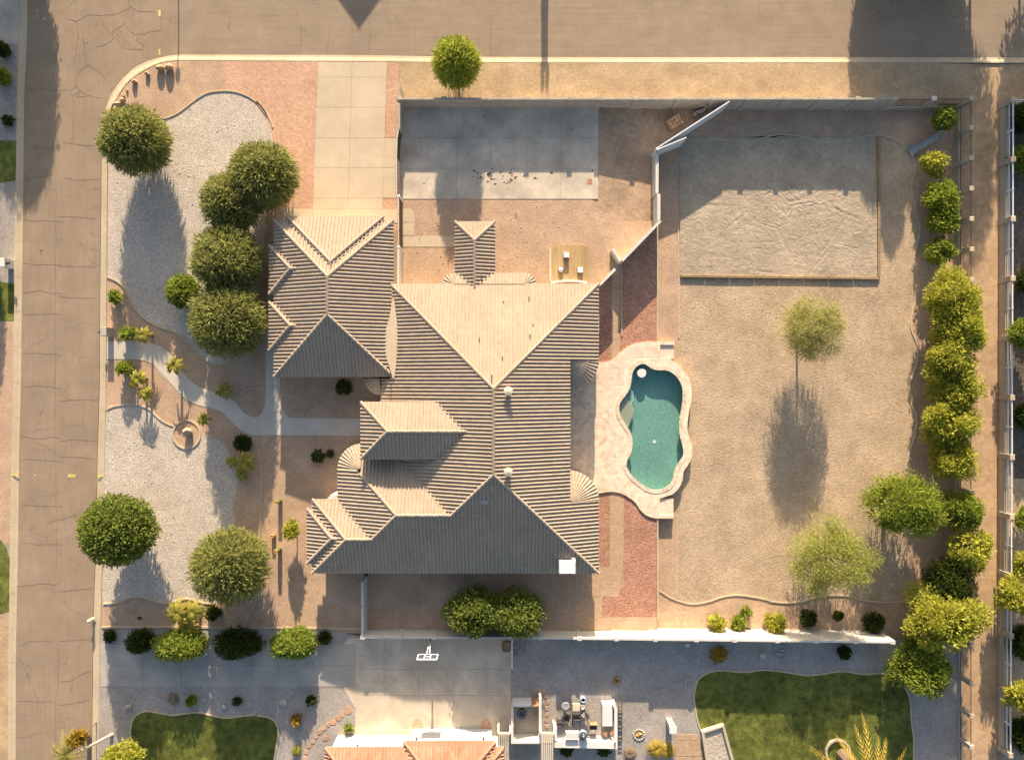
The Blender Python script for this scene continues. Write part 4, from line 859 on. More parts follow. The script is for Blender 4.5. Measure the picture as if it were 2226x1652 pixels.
for t in np.linspace(.02, .98, 26): part(gt2, 'slat', MB().box(A[0] + .06 + (Bq[0] - A[0]) * t, A[1] + (Bq[1] - A[1]) * t, .17, 1.66, .02, .15), 'brown_gate')
# cross wall, diagonal wall and stubs between court and back yard
dw = thing('cross_wall', (*Wp((1429, 330), 1.7), EZ), 'white block wall running down then turning diagonally toward the red rock bed', 'wall')
zt1 = 1.75
wallrun(dw, poly([(1428.5, 331), (1428, 420)], zt1 - .35), EZ, zt1 - .35, .20, 'block_white', cap='block_white')
wallrun(dw, poly([(1432, 422), (1432, 480)], zt1), EZ, zt1, .20, 'block_white', cap='block_white')
wallrun(dw, poly([(1436, 480), (1352, 567)], zt1), -.1, zt1, .18, 'block_white', cap='block_white')
wallrun(dw, poly([(1349, 568), (1332, 541)], 1.3), -.1, 1.3, .18, 'block_white', cap='block_white')
dw2 = thing('stub_wall', (*Wp((1320, 602), 1.7), 0), 'short white diagonal wall stub joining the house corner by the path', 'wall')
wallrun(dw2, poly([(1337, 585), (1304, 619)], zt1), -.1, zt1, .18, 'block_white', cap='block_white')
for a, b, lb, zc in (((1427, 323), (1584, 222), 'long white panel gate leaf standing open across the yard corner', 1.75), ((1429, 325), (1490, 300), 'short white panel gate leaf hinged beside the long open gate', 1.75)):
    A, Bq = Vector(Wp(a, zc)), Vector(Wp(b, zc)); gr = thing('yard_gate', (A.x, A.y, EZ), lb, 'gate', 'white yard gates'); L = (Bq - A).length; n = max(2, round(L / .6))
    ang = math.atan2((Bq - A).y, (Bq - A).x)
    for k in range(n):
        c = A.lerp(Bq, (k + .5) / n); part(gr, 'panel', MB().box(c.x, c.y, EZ + .08, zc - .06, L / n - .015, .05, ang), 'white_paint')
    for z0 in (EZ + .06, zc - .06): part(gr, 'rail', MB().strip([A[:], Bq[:]], .09, z0, z0 + .07), 'white_paint')
    for q in (A, Bq): part(gr, 'post', MB().box(q.x, q.y, EZ, zc + .03, .11, .11, ang), 'white_paint')
# south wall
sw = thing('boundary_wall', (*Wp((790, 1384), 1.7), 0), 'white block wall with pilasters between the house lot and the south neighbour', 'wall')
SWH = 1.7
swh = lambda x: 1.62 if x < 1330 else (1.82 if x < 1420 else (2.0 if x < 1590 else 2.12))
ptsS = [(788, 1385), (867, 1385.5), (942, 1386), (1019, 1386), (1110, 1386.5), (1175, 1387), (1260, 1388), (1340, 1389), (1425, 1390), (1514, 1391), (1597, 1392), (1690, 1393), (1775, 1394), (1860, 1395), (1941, 1396)]
for a, b in zip(ptsS, ptsS[1:]):
    SWH = swh(a[0]); A, Bq = Wp(a, SWH), Wp(b, SWH); wallrun(sw, [(A[0] + .15, A[1]), (Bq[0] - .15, Bq[1])], EZ if a[0] > 1280 else 0, SWH, .15, 'block_white')
for a in ptsS:
    SWH = swh(a[0] - 5); A = Wp(a, SWH); part(sw, 'pilaster', MB().box(*A, EZ if a[0] > 1280 else 0, SWH + .05, .36, .28), 'block_white')
SWH = 1.7
for a, b in (((787, 1264), (787.5, 1317)), ((787.5, 1320), (787.8, 1382))): wallrun(sw, poly([a, b], SWH), 0, SWH, .17, 'block_white')
part(sw, 'gate_leaf', MB().strip(poly([(788, 1246), (797, 1254)], SWH), .05, .1, SWH - .1), 'iron')
for a, b in (((1113, 1388), (1113, 1454)),): wallrun(sw, poly([a, b], 1.55), 0, 1.55, .15, 'stucco_white', name='wing')
# east view fence
ef = thing('view_fence', (*Wp((2112, 212), 1.65), EZ), 'view fence of block pillars and thin dark iron pickets along the dirt alley', 'fence')
py = [214] + [278 + 66 * k for k in range(18)] + [1486, 1556, 1624, 1700]; py = [y for y in py if y < 1420 or y >= 1486]
FH = 1.7; pk = MB(); pos = []
for y in py:
    c = Wp((2112.5, y), FH); pos.append(c); pl = part(ef, 'pillar', MB().box(*c, EZ, FH, .34, .34), 'block_wall'); part(pl, 'cap', MB().bevbox(*c, FH + .002, FH + .05, .38, .38), 'kerb')
for a, b in zip(pos, pos[1:]):
    if math.dist(a, b) < .6: continue
    part(ef, 'base_wall', MB().box((a[0] + b[0]) / 2, (a[1] + b[1]) / 2, EZ, .12, .2, abs(a[1] - b[1]) - .36), 'block_wall')
    for z0 in (.22, FH - .12): part(ef, 'rail', MB().box((a[0] + b[0]) / 2, (a[1] + b[1]) / 2, z0, z0 + .035, .035, abs(a[1] - b[1]) - .36), 'iron')
    n = int(abs(a[1] - b[1]) / .115)
    for k in range(1, n): t = k / n; pk.box(a[0] + (b[0] - a[0]) * t, a[1] + (b[1] - a[1]) * t, .16, FH - .04, .018, .018)
part(ef, 'pickets', pk, 'iron', kind='stuff')
nf = thing('view_fence', (*Wp((2030, 214), 1.65), EZ), 'open pillar fence closing the north wall corner beside the alley', 'fence')
c0, c1, c2 = Wp((1949, 214.5), 1.8), Wp((2031, 214.5), FH), Wp((2110, 214), FH); pl = part(nf, 'pillar', MB().box(*c1, EZ, FH, .36, .30), 'block_wall'); part(pl, 'cap', MB().bevbox(*c1, FH + .002, FH + .06, .42, .36), 'block_white')
for a, b in ((c0, c1), (c1, c2)):
    mx_, w_ = (a[0] + b[0]) / 2, abs(b[0] - a[0]) - .4; part(nf, 'base_wall', MB().box(mx_, a[1], EZ, .12, w_, .18), 'block_wall')
    for z0 in (.22, FH - .12): part(nf, 'rail', MB().box(mx_, a[1], z0, z0 + .035, w_, .035), 'iron')
    pk = MB(); n = int(w_ / .115)
    for k in range(n): pk.box(mx_ - w_ / 2 + .06 + k * .115, a[1], .16, FH - .04, .018, .018)
    part(nf, 'pickets', pk, 'iron', kind='stuff')
# alley fence of the east neighbour
af = thing('rail_fence', (*Wp((2190, 215), 1), -.1), 'low block wall with block piers and double white rails beyond the alley', 'fence')
yb = [217, 345, 476, 607, 735, 884 - 24, 990, 1016 + 112, 1258, 1390, 1524, 1660]; fx = lambda y, z: Wp((2176.5 - (y - 215) * .004, y), 0)[0]
yb = [217 + 129.5 * k for k in range(12)]
for i, y in enumerate(yb):
    x_, yq = fx(y, 0), Wp((0, y), 1.5)[1]; pl = part(af, 'pier', MB().box(x_, yq, -.12, 1.5, .36, .42), 'block_wall'); part(pl, 'cap', MB().bevbox(x_, yq, 1.502, 1.55, .40, .46), 'kerb')
    if i + 1 < len(yb):
        y2 = Wp((0, yb[i + 1]), 1.5)[1]; xm_ = (x_ + fx(yb[i + 1], 0)) / 2; L = abs(y2 - yq) - .44; ym_ = (yq + y2) / 2
        part(af, 'base_wall', MB().box(xm_, ym_, -.12, .72, .2, L), 'block_wall')
        for z0, w_ in ((.95, .07), (1.38, .09)): part(af, 'rail', MB().box(xm_, ym_, z0, z0 + .09, w_, L), 'white_paint')
        part(af, 'post', MB().box(xm_, ym_, .722, 1.5, .10, .12), 'white_paint')
x_, yq = fx(217, 0), Wp((0, 217), 1.5)[1]
part(af, 'base_wall', MB().box(x_ + 3.2, yq, -.12, .72, 6.0, .2), 'block_wall')
for z0 in (.95, 1.38): part(af, 'rail', MB().box(x_ + 3.2, yq, z0, z0 + .09, 6.0, .09), 'white_paint')

# ------------------------------------------------------------------ plants
def leaves(centers, dirs, length, width, droop=.0, rng=RNG):
    n = len(centers); d = dirs / np.linalg.norm(dirs, axis=1, keepdims=True)
    L = length * rng.uniform(.6, 1.35, (n, 1)); W_ = width * rng.uniform(.7, 1.3, (n, 1))
    r = rng.normal(size=(n, 3)); s = np.cross(d, r); s /= np.linalg.norm(s, axis=1, keepdims=True) + 1e-9
    a = centers; tip = centers + d * L; tip[:, 2] -= droop * L[:, 0]
    m = centers + d * L * .45
    v = np.stack([a, m + s * W_ / 2, tip, m - s * W_ / 2], 1).reshape(-1, 3)
    f = np.arange(n * 4).reshape(-1, 4)
    return v, f
def np_mesh(name, v, f, material, parent):
    l = worldloc(parent); me = bpy.data.meshes.new(name); n = len(f)
    me.vertices.add(len(v)); me.vertices.foreach_set('co', (v - np.array(l)).astype(np.float32).ravel())
    k = f.shape[1]; me.loops.add(n * k); me.loops.foreach_set('vertex_index', f.astype(np.int32).ravel()); me.polygons.add(n); me.polygons.foreach_set('loop_start', np.arange(0, n * k, k, dtype=np.int32))
    me.update(calc_edges=True); me.validate(); me.materials.append(MATS[material])
    o = bpy.data.objects.new(name, me); COL.objects.link(o); o.parent = parent; return o
def crown_pts(c, rad, n, shell=.62, lumps=0, lump_r=.35, flat=.0, rng=RNG):
    c = np.array(c); rad = np.array(rad)
    if lumps:
        q = rng.normal(size=(lumps, 3)); q /= np.linalg.norm(q, axis=1, keepdims=True); q *= rng.uniform(.42, .86, (lumps, 1)); q[:, 2] = np.where(q[:, 2] < -.45, -q[:, 2], q[:, 2])
        lr = lump_r * rng.uniform(.55, 1.35, (lumps, 1)); idx = rng.integers(0, lumps, n)
        d = rng.normal(size=(n, 3)); d /= np.linalg.norm(d, axis=1, keepdims=True); rr_ = rng.uniform(shell, 1.0, (n, 1))
        u = q[idx] + d * rr_ * lr[idx]; dirs = d + .5 * q[idx]
    else:
        d = rng.normal(size=(n, 3)); d /= np.linalg.norm(d, axis=1, keepdims=True); u = d * rng.uniform(shell ** 3, 1, (n, 1)) ** (1 / 3); dirs = d.copy()
        # gentle lobes so that the outline is uneven
        ph = rng.uniform(0, 6.28, 6); u *= (1 + .05 * np.sin(5 * d[:, :1] + ph[0]) * np.sin(6 * d[:, 1:2] + ph[1]) + .05 * np.sin(9 * d[:, :1] + ph[2]) * np.sin(8 * d[:, 2:] + 10 * d[:, 1:2] + ph[3]))
    return c + u * rad, dirs
STY = {  # leaf material, length, width, shell, lumps, lump radius, leaf count per m2 of crown shell, jitter, droop
    'olive': ('leaf_olive', .50, .085, .55, 60, .27, 150, .65, .25),
    'lime': ('leaf_lime', .48, .075, .5, 34, .30, 170, .6, .3),
    'round': ('leaf_round', .26, .14, .75, 110, .20, 190, 1.0, .1),
    'bright': ('leaf_bright', .22, .12, .75, 30, .32, 200, 1.0, .1),
    'pale': ('leaf_pale', .38, .036, .2, 60, .26, 140, .8, .3),
    'yellow': ('leaf_yellow', .25, .095, .35, 17, .36, 150, .9, .25),
    'green': ('leaf_green', .24, .105, .4, 15, .37, 160, .9, .2),
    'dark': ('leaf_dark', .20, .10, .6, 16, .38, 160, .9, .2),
    'feather': ('leaf_green', .30, .06, .35, 24, .31, 150, .9, .3),
    'wisp': ('leaf_wisp', .34, .045, .3, 44, .27, 105, .9, .35),
    'orange': ('leaf_orange', .40, .06, .4, 6, .5, 150, .5, .3),
    'citrus': ('leaf_round', .22, .12, .5, 24, .33, 180, 1.0, .1),
}
UNI = {'olive': .28, 'lime': .35, 'round': .38, 'bright': .3, 'pale': .35, 'wisp': .12, 'yellow': .0, 'green': .06, 'dark': .25, 'feather': .10, 'citrus': .15, 'orange': .3}
def tree(name, label, cat, center, rpx, hc, sty, group=None, vert=.75, z0=0.0, trunk=True, aspect=1.0, bark='bark', mult=1.0, seed=None, split=1):
    x, y = Wp(center, hc); r = rpx * (H - hc) / (S * H); mt, ll, lw, sh, lu, lr, dens, jit, dr_ = STY[sty]
    rng = np.random.default_rng(abs(hash((round(center[0]), round(center[1])))) % 100000 if seed is None else seed)
    rx, ry, rz = r * .855, r * .855 * aspect, r * vert * .95
    t = thing(name, (x, y, z0), label, cat, group)
    n = int(dens * 4 * math.pi * rx * ry * mult); n = min(n, 17000)
    uf = UNI.get(sty, .4); nu = int(n * uf); ni = 0 if sty in ('pale', 'wisp') else n // (12 if sty in ('yellow', 'feather', 'green') else 6)
    c, d = crown_pts((x, y, hc), (rx * .97, ry * .97, rz * .97), n - nu, sh, lu, lr, rng=rng)
    c2, d2 = crown_pts((x, y, hc), (rx, ry, rz), nu, .80 if sty not in ('pale', 'wisp') else .45, 0, 0, rng=rng)
    c = np.concatenate([c, c2]); d = np.concatenate([d, d2])
    ci, di = crown_pts((x, y, hc), (rx * .8, ry * .8, rz * .8), ni, .5, 0, 0, rng=rng)
    c[:, 2] = np.maximum(c[:, 2], z0 + .06)
    dd = d + rng.normal(size=d.shape) * jit; v, f = leaves(c, dd, ll, lw, dr_, rng)
    if ni:
        ci[:, 2] = np.maximum(ci[:, 2], z0 + .06); v2, f2 = leaves(ci, di + rng.normal(size=di.shape) * 1.2, ll * 1.5, max(lw * 2.2, .16), .1, rng); f = np.concatenate([f, f2 + len(v)]); v = np.concatenate([v, v2])
    np_mesh('crown', v, f, mt, t)
    if trunk:
        mb = MB(); th = max(.045, r * (.028 if sty in ('pale', 'wisp') else .05)); zt_ = hc - rz * .35
        mb.tube([(x, y, z0 - .02), (x + .03, y, z0 + (zt_ - z0) * .5), (x, y + .02, zt_)], [th * 1.35, th, th * .8], 8)
        for k in range(7 if r > 1 else 3):
            a = 2 * math.pi * k / (7 if r > 1 else 3) + rng.uniform(-.3, .3); e = rng.uniform(.45, .75)
            mb.tube([(x, y, zt_ - .15), (x + rx * e * .5 * math.cos(a), y + ry * e * .5 * math.sin(a), zt_ + rz * .3), (x + rx * e * math.cos(a), y + ry * e * math.sin(a), hc + rz * rng.uniform(-.1, .5))], [th * .65, th * .4, th * .15], 5)
        part(t, 'trunk', mb, bark)
    return t
G1 = 'trees in the front yard'
tree('olive_tree', 'round olive green tree standing at the rounded street corner', 'tree', (293, 305), 82, 3.0, 'olive', G1)
tree('olive_tree', 'dense olive green tree beside the paver apron, northernmost of the four in a row', 'tree', (573, 382), 82, 3.0, 'olive', G1)
tree('olive_tree', 'olive green tree tucked against the southwest of the northernmost row tree', 'tree', (503, 440), 72, 2.8, 'olive', G1)
tree('olive_tree', 'olive green tree in the row beside the garage, just above the bright green one', 'tree', (492, 563), 84, 3.0, 'olive', G1)
tree('shrub_tree', 'small bright green tree on the west side of the garage tree row', 'tree', (398, 633), 42, 1.5, 'bright', None, .8)
tree('olive_tree', 'largest olive green tree at the south end of the garage row', 'tree', (494, 694), 90, 3.1, 'olive', G1)
tree('round_tree', 'smooth clipped dark green tree overhanging the west street kerb', 'tree', (257, 1152), 90, 3.6, 'round', G1, .85)
tree('olive_tree', 'olive green tree in the southwest front yard above the palms', 'tree', (500, 1230), 92, 3.5, 'olive', G1, .85)
tree('street_tree', 'small lime green tree by the north wall beside the street', 'tree', (992, 136), 56, 2.8, 'lime', None, 1.0)
tree('palo_verde', 'airy pale tree with a thin straight trunk in the gravel back yard', 'tree', (1768, 714), 86, 2.9, 'pale', None, .56, EZ)
tree('palo_verde', 'large wispy pale green tree near the south wall of the back yard', 'tree', (1808, 1212), 120, 2.6, 'wisp', None, .62, EZ, mult=1.3)
tree('mesquite_tree', 'broad feathery green tree leaning over the back yard edging', 'tree', (1962, 1096), 108, 2.6, 'feather', None, .55, EZ, aspect=.80, mult=1.2)
G2 = 'trees along the east fence'
for cx, cy, r, st, hc, lb in (
    (2055, 257, 27, 'bright', .9, 'small bright green shrub in the northeast yard corner above the slide'), (2030, 357, 31, 'yellow', .9, 'rounded yellow green shrub just below the slide'),
    (2048, 432, 40, 'green', 1.1, 'upper of two joined green shrubs by the view fence'), (2046, 478, 36, 'green', 1.0, 'lower of two joined green shrubs by the view fence'), (2043, 546, 33, 'green', .9, 'lone green shrub just above the yellow green tree row'),
    (2068, 652, 58, 'yellow', 2.0, 'yellow green tree at the north end of the fence tree row'), (2082, 716, 66, 'yellow', 2.0, 'second yellow green tree of the fence row overhanging the alley'), (2070, 785, 62, 'yellow', 2.0, 'third yellow green tree of the fence row'), (2078, 845, 58, 'yellow', 1.9, 'fourth yellow green tree of the fence row leaning over the alley'),
    (2064, 918, 62, 'yellow', 2.0, 'fifth yellow green tree of the fence row with loose crown'), (2075, 993, 52, 'yellow', 1.8, 'compact yellow green tree ending the fence row'),
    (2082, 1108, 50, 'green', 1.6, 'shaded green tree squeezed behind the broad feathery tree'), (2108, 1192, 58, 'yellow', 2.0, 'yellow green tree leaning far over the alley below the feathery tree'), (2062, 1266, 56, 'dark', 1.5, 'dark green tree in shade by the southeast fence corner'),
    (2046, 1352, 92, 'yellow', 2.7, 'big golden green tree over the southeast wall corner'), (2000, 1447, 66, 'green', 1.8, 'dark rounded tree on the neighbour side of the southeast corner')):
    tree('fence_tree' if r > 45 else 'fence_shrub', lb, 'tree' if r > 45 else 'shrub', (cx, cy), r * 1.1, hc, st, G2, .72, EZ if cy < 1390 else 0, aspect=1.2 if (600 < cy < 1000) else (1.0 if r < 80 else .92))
tree('citrus_tree', 'dark citrus tree with a sunlit tip behind the house, nearer the street', 'tree', (1028, 1328), 70, 1.9, 'citrus', 'citrus trees', .8, aspect=.88)
tree('citrus_tree', 'dark citrus tree with a sunlit tip behind the house, nearer the pool', 'tree', (1126, 1330), 72, 1.9, 'citrus', 'citrus trees', .8, aspect=.88)
# clipped shrubs and hedges
def shrub(label, c, r, sty, hc=None, cat='shrub', name='shrub', z0=0.0, aspect=1.0, group=None, mult=1.0):
    hh = (r / S * .8) if hc is None else hc
    return tree(name, label, cat, c, r, hh, sty, group, .85, z0, trunk=True, aspect=aspect, mult=mult)
shrub('small round clipped shrub in the bed nearest the corner gravel', (251, 645), 17, 'green')
shrub('round clipped shrub beside the street mailbox and small palm', (276, 725), 20, 'green', .8)
shrub('round clipped shrub just below the front walk near the street', (270, 802), 20, 'green', .8)
shrub('dark clipped shrub in shade beside the front walk bend', (527, 963), 22, 'dark')
shrub('small dark shrub under the southwest olive tree', (463, 1332), 18, 'dark')
shrub('round yellow green lollipop shrub among the cactus posts', (633, 1152), 24, 'yellow', 1.6, 'shrub', 'topiary')
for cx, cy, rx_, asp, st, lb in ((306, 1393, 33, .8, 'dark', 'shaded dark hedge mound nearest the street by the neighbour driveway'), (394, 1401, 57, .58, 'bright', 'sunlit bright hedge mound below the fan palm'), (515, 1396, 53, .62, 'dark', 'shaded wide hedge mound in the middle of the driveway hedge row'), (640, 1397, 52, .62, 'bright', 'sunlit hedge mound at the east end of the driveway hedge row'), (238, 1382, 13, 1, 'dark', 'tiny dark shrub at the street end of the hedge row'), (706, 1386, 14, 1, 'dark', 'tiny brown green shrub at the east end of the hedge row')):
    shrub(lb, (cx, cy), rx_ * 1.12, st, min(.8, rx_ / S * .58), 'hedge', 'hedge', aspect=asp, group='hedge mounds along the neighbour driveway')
for cx, cy, r, st, lb in ((1560, 1352, 21, 'yellow', 'leftmost round spiky green shrub by the south wall'), (1605, 1352, 18, 'green', 'lower half of the twin clipped shrub by the south wall'), (1622, 1330, 13, 'green', 'upper half of the twin clipped shrub by the south wall'), (1685, 1352, 27, 'yellow', 'bright yellow green shrub overlapping the south wall'), (1757, 1344, 20, 'dark', 'dark low shrub in the shade of the wispy tree'), (1822, 1338, 11, 'dark', 'tiny dark shrub right of the wispy tree trunk'), (1900, 1352, 24, 'dark', 'dark shrub by the south wall left of the golden tree')):
    shrub(lb, (cx, cy), r, st, EZ + r / S * .7, z0=EZ)
for cx, cy, r, st, lb in ((415, 1523, 11, 'bright', 'small green ball shrub above the front lawn, middle of three'), (515, 1524, 10, 'dark', 'small dark ball shrub above the front lawn near the pale rock'), (676, 1522, 11, 'dark', 'small dark shrub beside the flagstones, mostly in shadow'), (757, 1581, 10, 'green', 'small round shrub touching the neighbour garage wall'), (644, 1565, 10, 'orange', 'dry golden tuft beside the front lawn edge'), (1836, 1418, 16, 'dark', 'dark spiky shrub on the neighbour gravel by the wall'), (1350, 1640 - 4, 1, 'dark', '')):
    if lb: shrub(lb, (cx, cy), r, st)
for cx, cy, r, st, lb in ((4, 108, 18, 'dark', 'dark round shrub by the far driveway at the west edge'), (4, 165, 20, 'green', 'spiky grey green shrub at the west edge'), (17, 263, 12, 'dark', 'small dark ball shrub by the far west kerb')): shrub(lb, (cx, cy), r, st)
# palms, yuccas, agaves
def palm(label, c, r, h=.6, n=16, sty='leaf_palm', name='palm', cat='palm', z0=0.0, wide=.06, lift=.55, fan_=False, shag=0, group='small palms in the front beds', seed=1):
    rng = random.Random(seed + int(c[0])); x, y = Wp(c, z0 + h); R_ = r / S; t = thing(name, (x, y, z0), label, cat, group); v = []; f = []
    for k in range(n):
        a = 2 * math.pi * k / n + rng.uniform(-.25, .25); e = rng.uniform(.15, 1.1) * lift; L = R_ * rng.uniform(.8, 1.1); m = 6; pts = []
        for j in range(m + 1):
            s_ = j / m; rad = L * s_ * math.cos(e * (1 - s_ * .9)); pts.append(Vector((x + rad * math.cos(a), y + rad * math.sin(a), z0 + h + L * (math.sin(e) * s_ * 1.2 - .75 * s_ * s_))))
        nx, ny = -math.sin(a), math.cos(a)
        for j in range(m):
            p, q = pts[j], pts[j + 1]; d = q - p
            if fan_ or wide > .1:
                w0, w1 = wide * math.sin(math.pi * (j / m * .8 + .12)), wide * math.sin(math.pi * ((j + 1) / m * .8 + .12)); b = len(v)
                v += [(p.x + nx * w0, p.y + ny * w0, p.z), (p.x - nx * w0, p.y - ny * w0, p.z), (q.x - nx * w1, q.y - ny * w1, q.z), (q.x + nx * w1, q.y + ny * w1, q.z)]; f.append((b, b + 1, b + 2, b + 3))
            else:
                for side in (-1, 1):
                    for sub in (0, .5):
                        o = p.lerp(q, sub); ln = wide * 4 * math.sin(math.pi * min(1, (j + sub) / m * .85 + .15)); b = len(v)
                        tip = o + Vector((nx * side * ln, ny * side * ln, -.3 * ln)) + d * .9
                        v += [o[:], (o + d * .28)[:], tip[:]]; f.append((b, b + 1, b + 2))
    np_ = MB(); np_.v = v; np_.f = f; part(t, 'fronds', np_, sty)
    part(t, 'trunk', MB().cyl(x, y, z0, z0 + h, max(.05, R_ * .14), max(.04, R_ * .11), 9), 'bark')
    return t
for i, (cx, cy, r, h, lb) in enumerate(((309, 728, 19, 1.7, 'small palm beside the clipped shrub and the mailbox'), (376, 795, 20, 1.6, 'small palm overhanging the bend of the front walk'), (299, 823, 19, 1.5, 'upper palm of the pair below the front walk'), (287, 833, 11, .9, 'smaller dark palm left of the pair below the front walk'), (313, 855, 18, 1.3, 'lower palm of the pair below the front walk'), (485, 849, 20, .8, 'green shaded palm beside the walk bend'), (441, 912, 14, 1.5, 'small palm beside the round stone ringed bed'), (531, 1006, 25, 1.3, 'bushy palm below the dark clipped shrub, largest of its cluster'), (502, 1004, 13, .7, 'small dark palm left of the bushy palm'), (525, 1030, 15, .7, 'small dark palm below the bushy palm'))):
    palm(lb, (cx, cy), r * 1.08, h, 17, wide=.115)
palm('tall golden fan palm above the hedge row, left crown', (385, 1332), 30, 1.7, 26, fan_=True, wide=.13, group='fan palms by the hedge')
palm('golden fan palm above the hedge row, right crown', (418, 1330), 27, 1.5, 24, fan_=True, wide=.13, group='fan palms by the hedge', seed=4)
palm('green fan palm touching the bright hedge mound', (405, 1362), 26, 1.0, 22, fan_=True, wide=.12, group='fan palms by the hedge', seed=9)
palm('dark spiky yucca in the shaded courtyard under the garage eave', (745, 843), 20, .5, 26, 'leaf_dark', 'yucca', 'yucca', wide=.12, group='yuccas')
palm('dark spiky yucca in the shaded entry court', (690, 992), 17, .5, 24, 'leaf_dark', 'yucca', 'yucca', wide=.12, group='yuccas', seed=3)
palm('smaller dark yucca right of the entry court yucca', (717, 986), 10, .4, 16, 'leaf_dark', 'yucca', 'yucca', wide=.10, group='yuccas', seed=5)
palm('orange and gold spiky plant on the neighbour gravel', (1564, 1425), 22, .5, 30, 'leaf_orange', 'spiky_plant', 'plant', wide=.11, group=None)
palm('dusty agave beside the neighbour driveway', (374, 1520), 14, .3, 18, 'leaf_grassy', 'agave', 'agave', wide=.12, group='agaves')
palm('small agave by the flagstone path', (643, 1634), 11, .3, 16, 'leaf_palm', 'agave', 'agave', wide=.1, group='agaves', seed=2)
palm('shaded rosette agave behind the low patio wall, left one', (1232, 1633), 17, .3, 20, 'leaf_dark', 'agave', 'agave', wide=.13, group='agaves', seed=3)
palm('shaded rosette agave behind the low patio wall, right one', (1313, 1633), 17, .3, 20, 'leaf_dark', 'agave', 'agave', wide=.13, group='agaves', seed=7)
palm('golden feathery palm top rising into the bottom edge over the lawn', (1885, 1700), 100, 4.2, 22, 'leaf_gold', 'tall_palm', 'palm', wide=.10, lift=.5, group=None)
palm('pale leaning palm top over the west street at the bottom edge', (140, 1640), 40, 3.2, 18, 'leaf_palm', 'tall_palm', 'palm', wide=.09, group=None, seed=6)
tree('shade_tree', 'yellow green tree top at the bottom left edge beside the front lawn', 'tree', (262, 1655), 56, 2.6, 'yellow', None, .8)
tr = thing('bare_trunk', (*Wp((240, 1596), .2), 0), 'pale leaning bare trunk beside the street at the bottom left', 'trunk'); a_ = Wp((243, 1597), .1); b_ = Wp((172, 1632), 3.0)
part(tr, 'stem', MB().tube([(*a_, -.02), ((a_[0] + b_[0]) / 2 + .05, (a_[1] + b_[1]) / 2, 1.5), (*b_, 3.0)], [.14, .12, .10], 8), 'bark_pale')
tree('shade_tree', 'small brown green tree crown over the street at the bottom left', 'tree', (168, 1604), 17, 2.6, 'orange', None, .9)
palm('pink grass clump by the patio wall', (1370, 1640), 16, .3, 40, 'leaf_grassy', 'grass_clump', 'plant', wide=.07, group=None)
palm('left of two golden spiky shrubs by the concrete steps', (1426, 1630), 22, .5, 30, 'leaf_gold', 'spiky_plant', 'plant', wide=.1, group=None)
palm('right of two golden spiky shrubs by the concrete steps', (1452, 1634), 18, .5, 28, 'leaf_gold', 'spiky_plant', 'plant', wide=.1, group=None, seed=8)
# east neighbour greenery
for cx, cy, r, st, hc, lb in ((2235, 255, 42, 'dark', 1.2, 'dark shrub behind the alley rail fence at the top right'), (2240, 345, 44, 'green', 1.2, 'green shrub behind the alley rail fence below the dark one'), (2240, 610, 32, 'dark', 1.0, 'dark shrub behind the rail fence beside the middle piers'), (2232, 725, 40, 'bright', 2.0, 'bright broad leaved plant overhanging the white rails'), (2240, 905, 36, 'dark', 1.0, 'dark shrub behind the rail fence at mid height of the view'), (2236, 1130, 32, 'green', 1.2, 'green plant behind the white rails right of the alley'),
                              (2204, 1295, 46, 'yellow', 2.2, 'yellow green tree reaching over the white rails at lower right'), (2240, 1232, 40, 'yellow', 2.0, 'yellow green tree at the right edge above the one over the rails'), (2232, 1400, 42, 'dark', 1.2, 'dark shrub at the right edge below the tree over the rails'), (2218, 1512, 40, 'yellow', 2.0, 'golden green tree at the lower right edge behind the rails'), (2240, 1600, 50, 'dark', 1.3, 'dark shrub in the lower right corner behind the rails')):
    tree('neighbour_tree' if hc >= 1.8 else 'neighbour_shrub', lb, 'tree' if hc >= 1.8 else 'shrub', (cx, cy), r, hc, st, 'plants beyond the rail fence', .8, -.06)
# columnar cacti with long shadows
for cx, cy, h, lb in ((601, 1092, 1.0, 'short golden tipped columnar cactus, northernmost of three'), (591, 1166, .55, 'stout low pinkish cactus between the two taller ones'), (599, 1199, 1.15, 'tallest columnar cactus nearest the olive tree')):
    x, y = Wp((cx, cy), h); t = thing('columnar_cactus', (x, y, 0), lb, 'cactus', 'columnar cacti beside the entry bed'); n = 20; mb = MB(); v = []; zs = [0, h * .3, h * .8, h * .95, h]; rs = [.17, .2, .2, .15, .05]
    for z_, r_ in zip(zs, rs):
        for k in range(n): rr_ = r_ * (1 if k % 2 else .80); v.append((x + rr_ * math.cos(6.283 * k / n), y + rr_ * math.sin(6.283 * k / n), z_))
    mb.add(v, [(j * n + k, j * n + (k + 1) % n, (j + 1) * n + (k + 1) % n, (j + 1) * n + k) for j in range(4) for k in range(n)] + [tuple(range(4 * n, 5 * n))]); part(t, 'stem', mb, 'cactus' if h > .6 else 'terracotta')
    fl = MB()
    for k in range(9): a = 6.28 * k / 9; fl.rock(x + .12 * math.cos(a), y + .12 * math.sin(a), h, .06, .06, .05, k, 1)
    part(t, 'flowers', fl, 'flower')

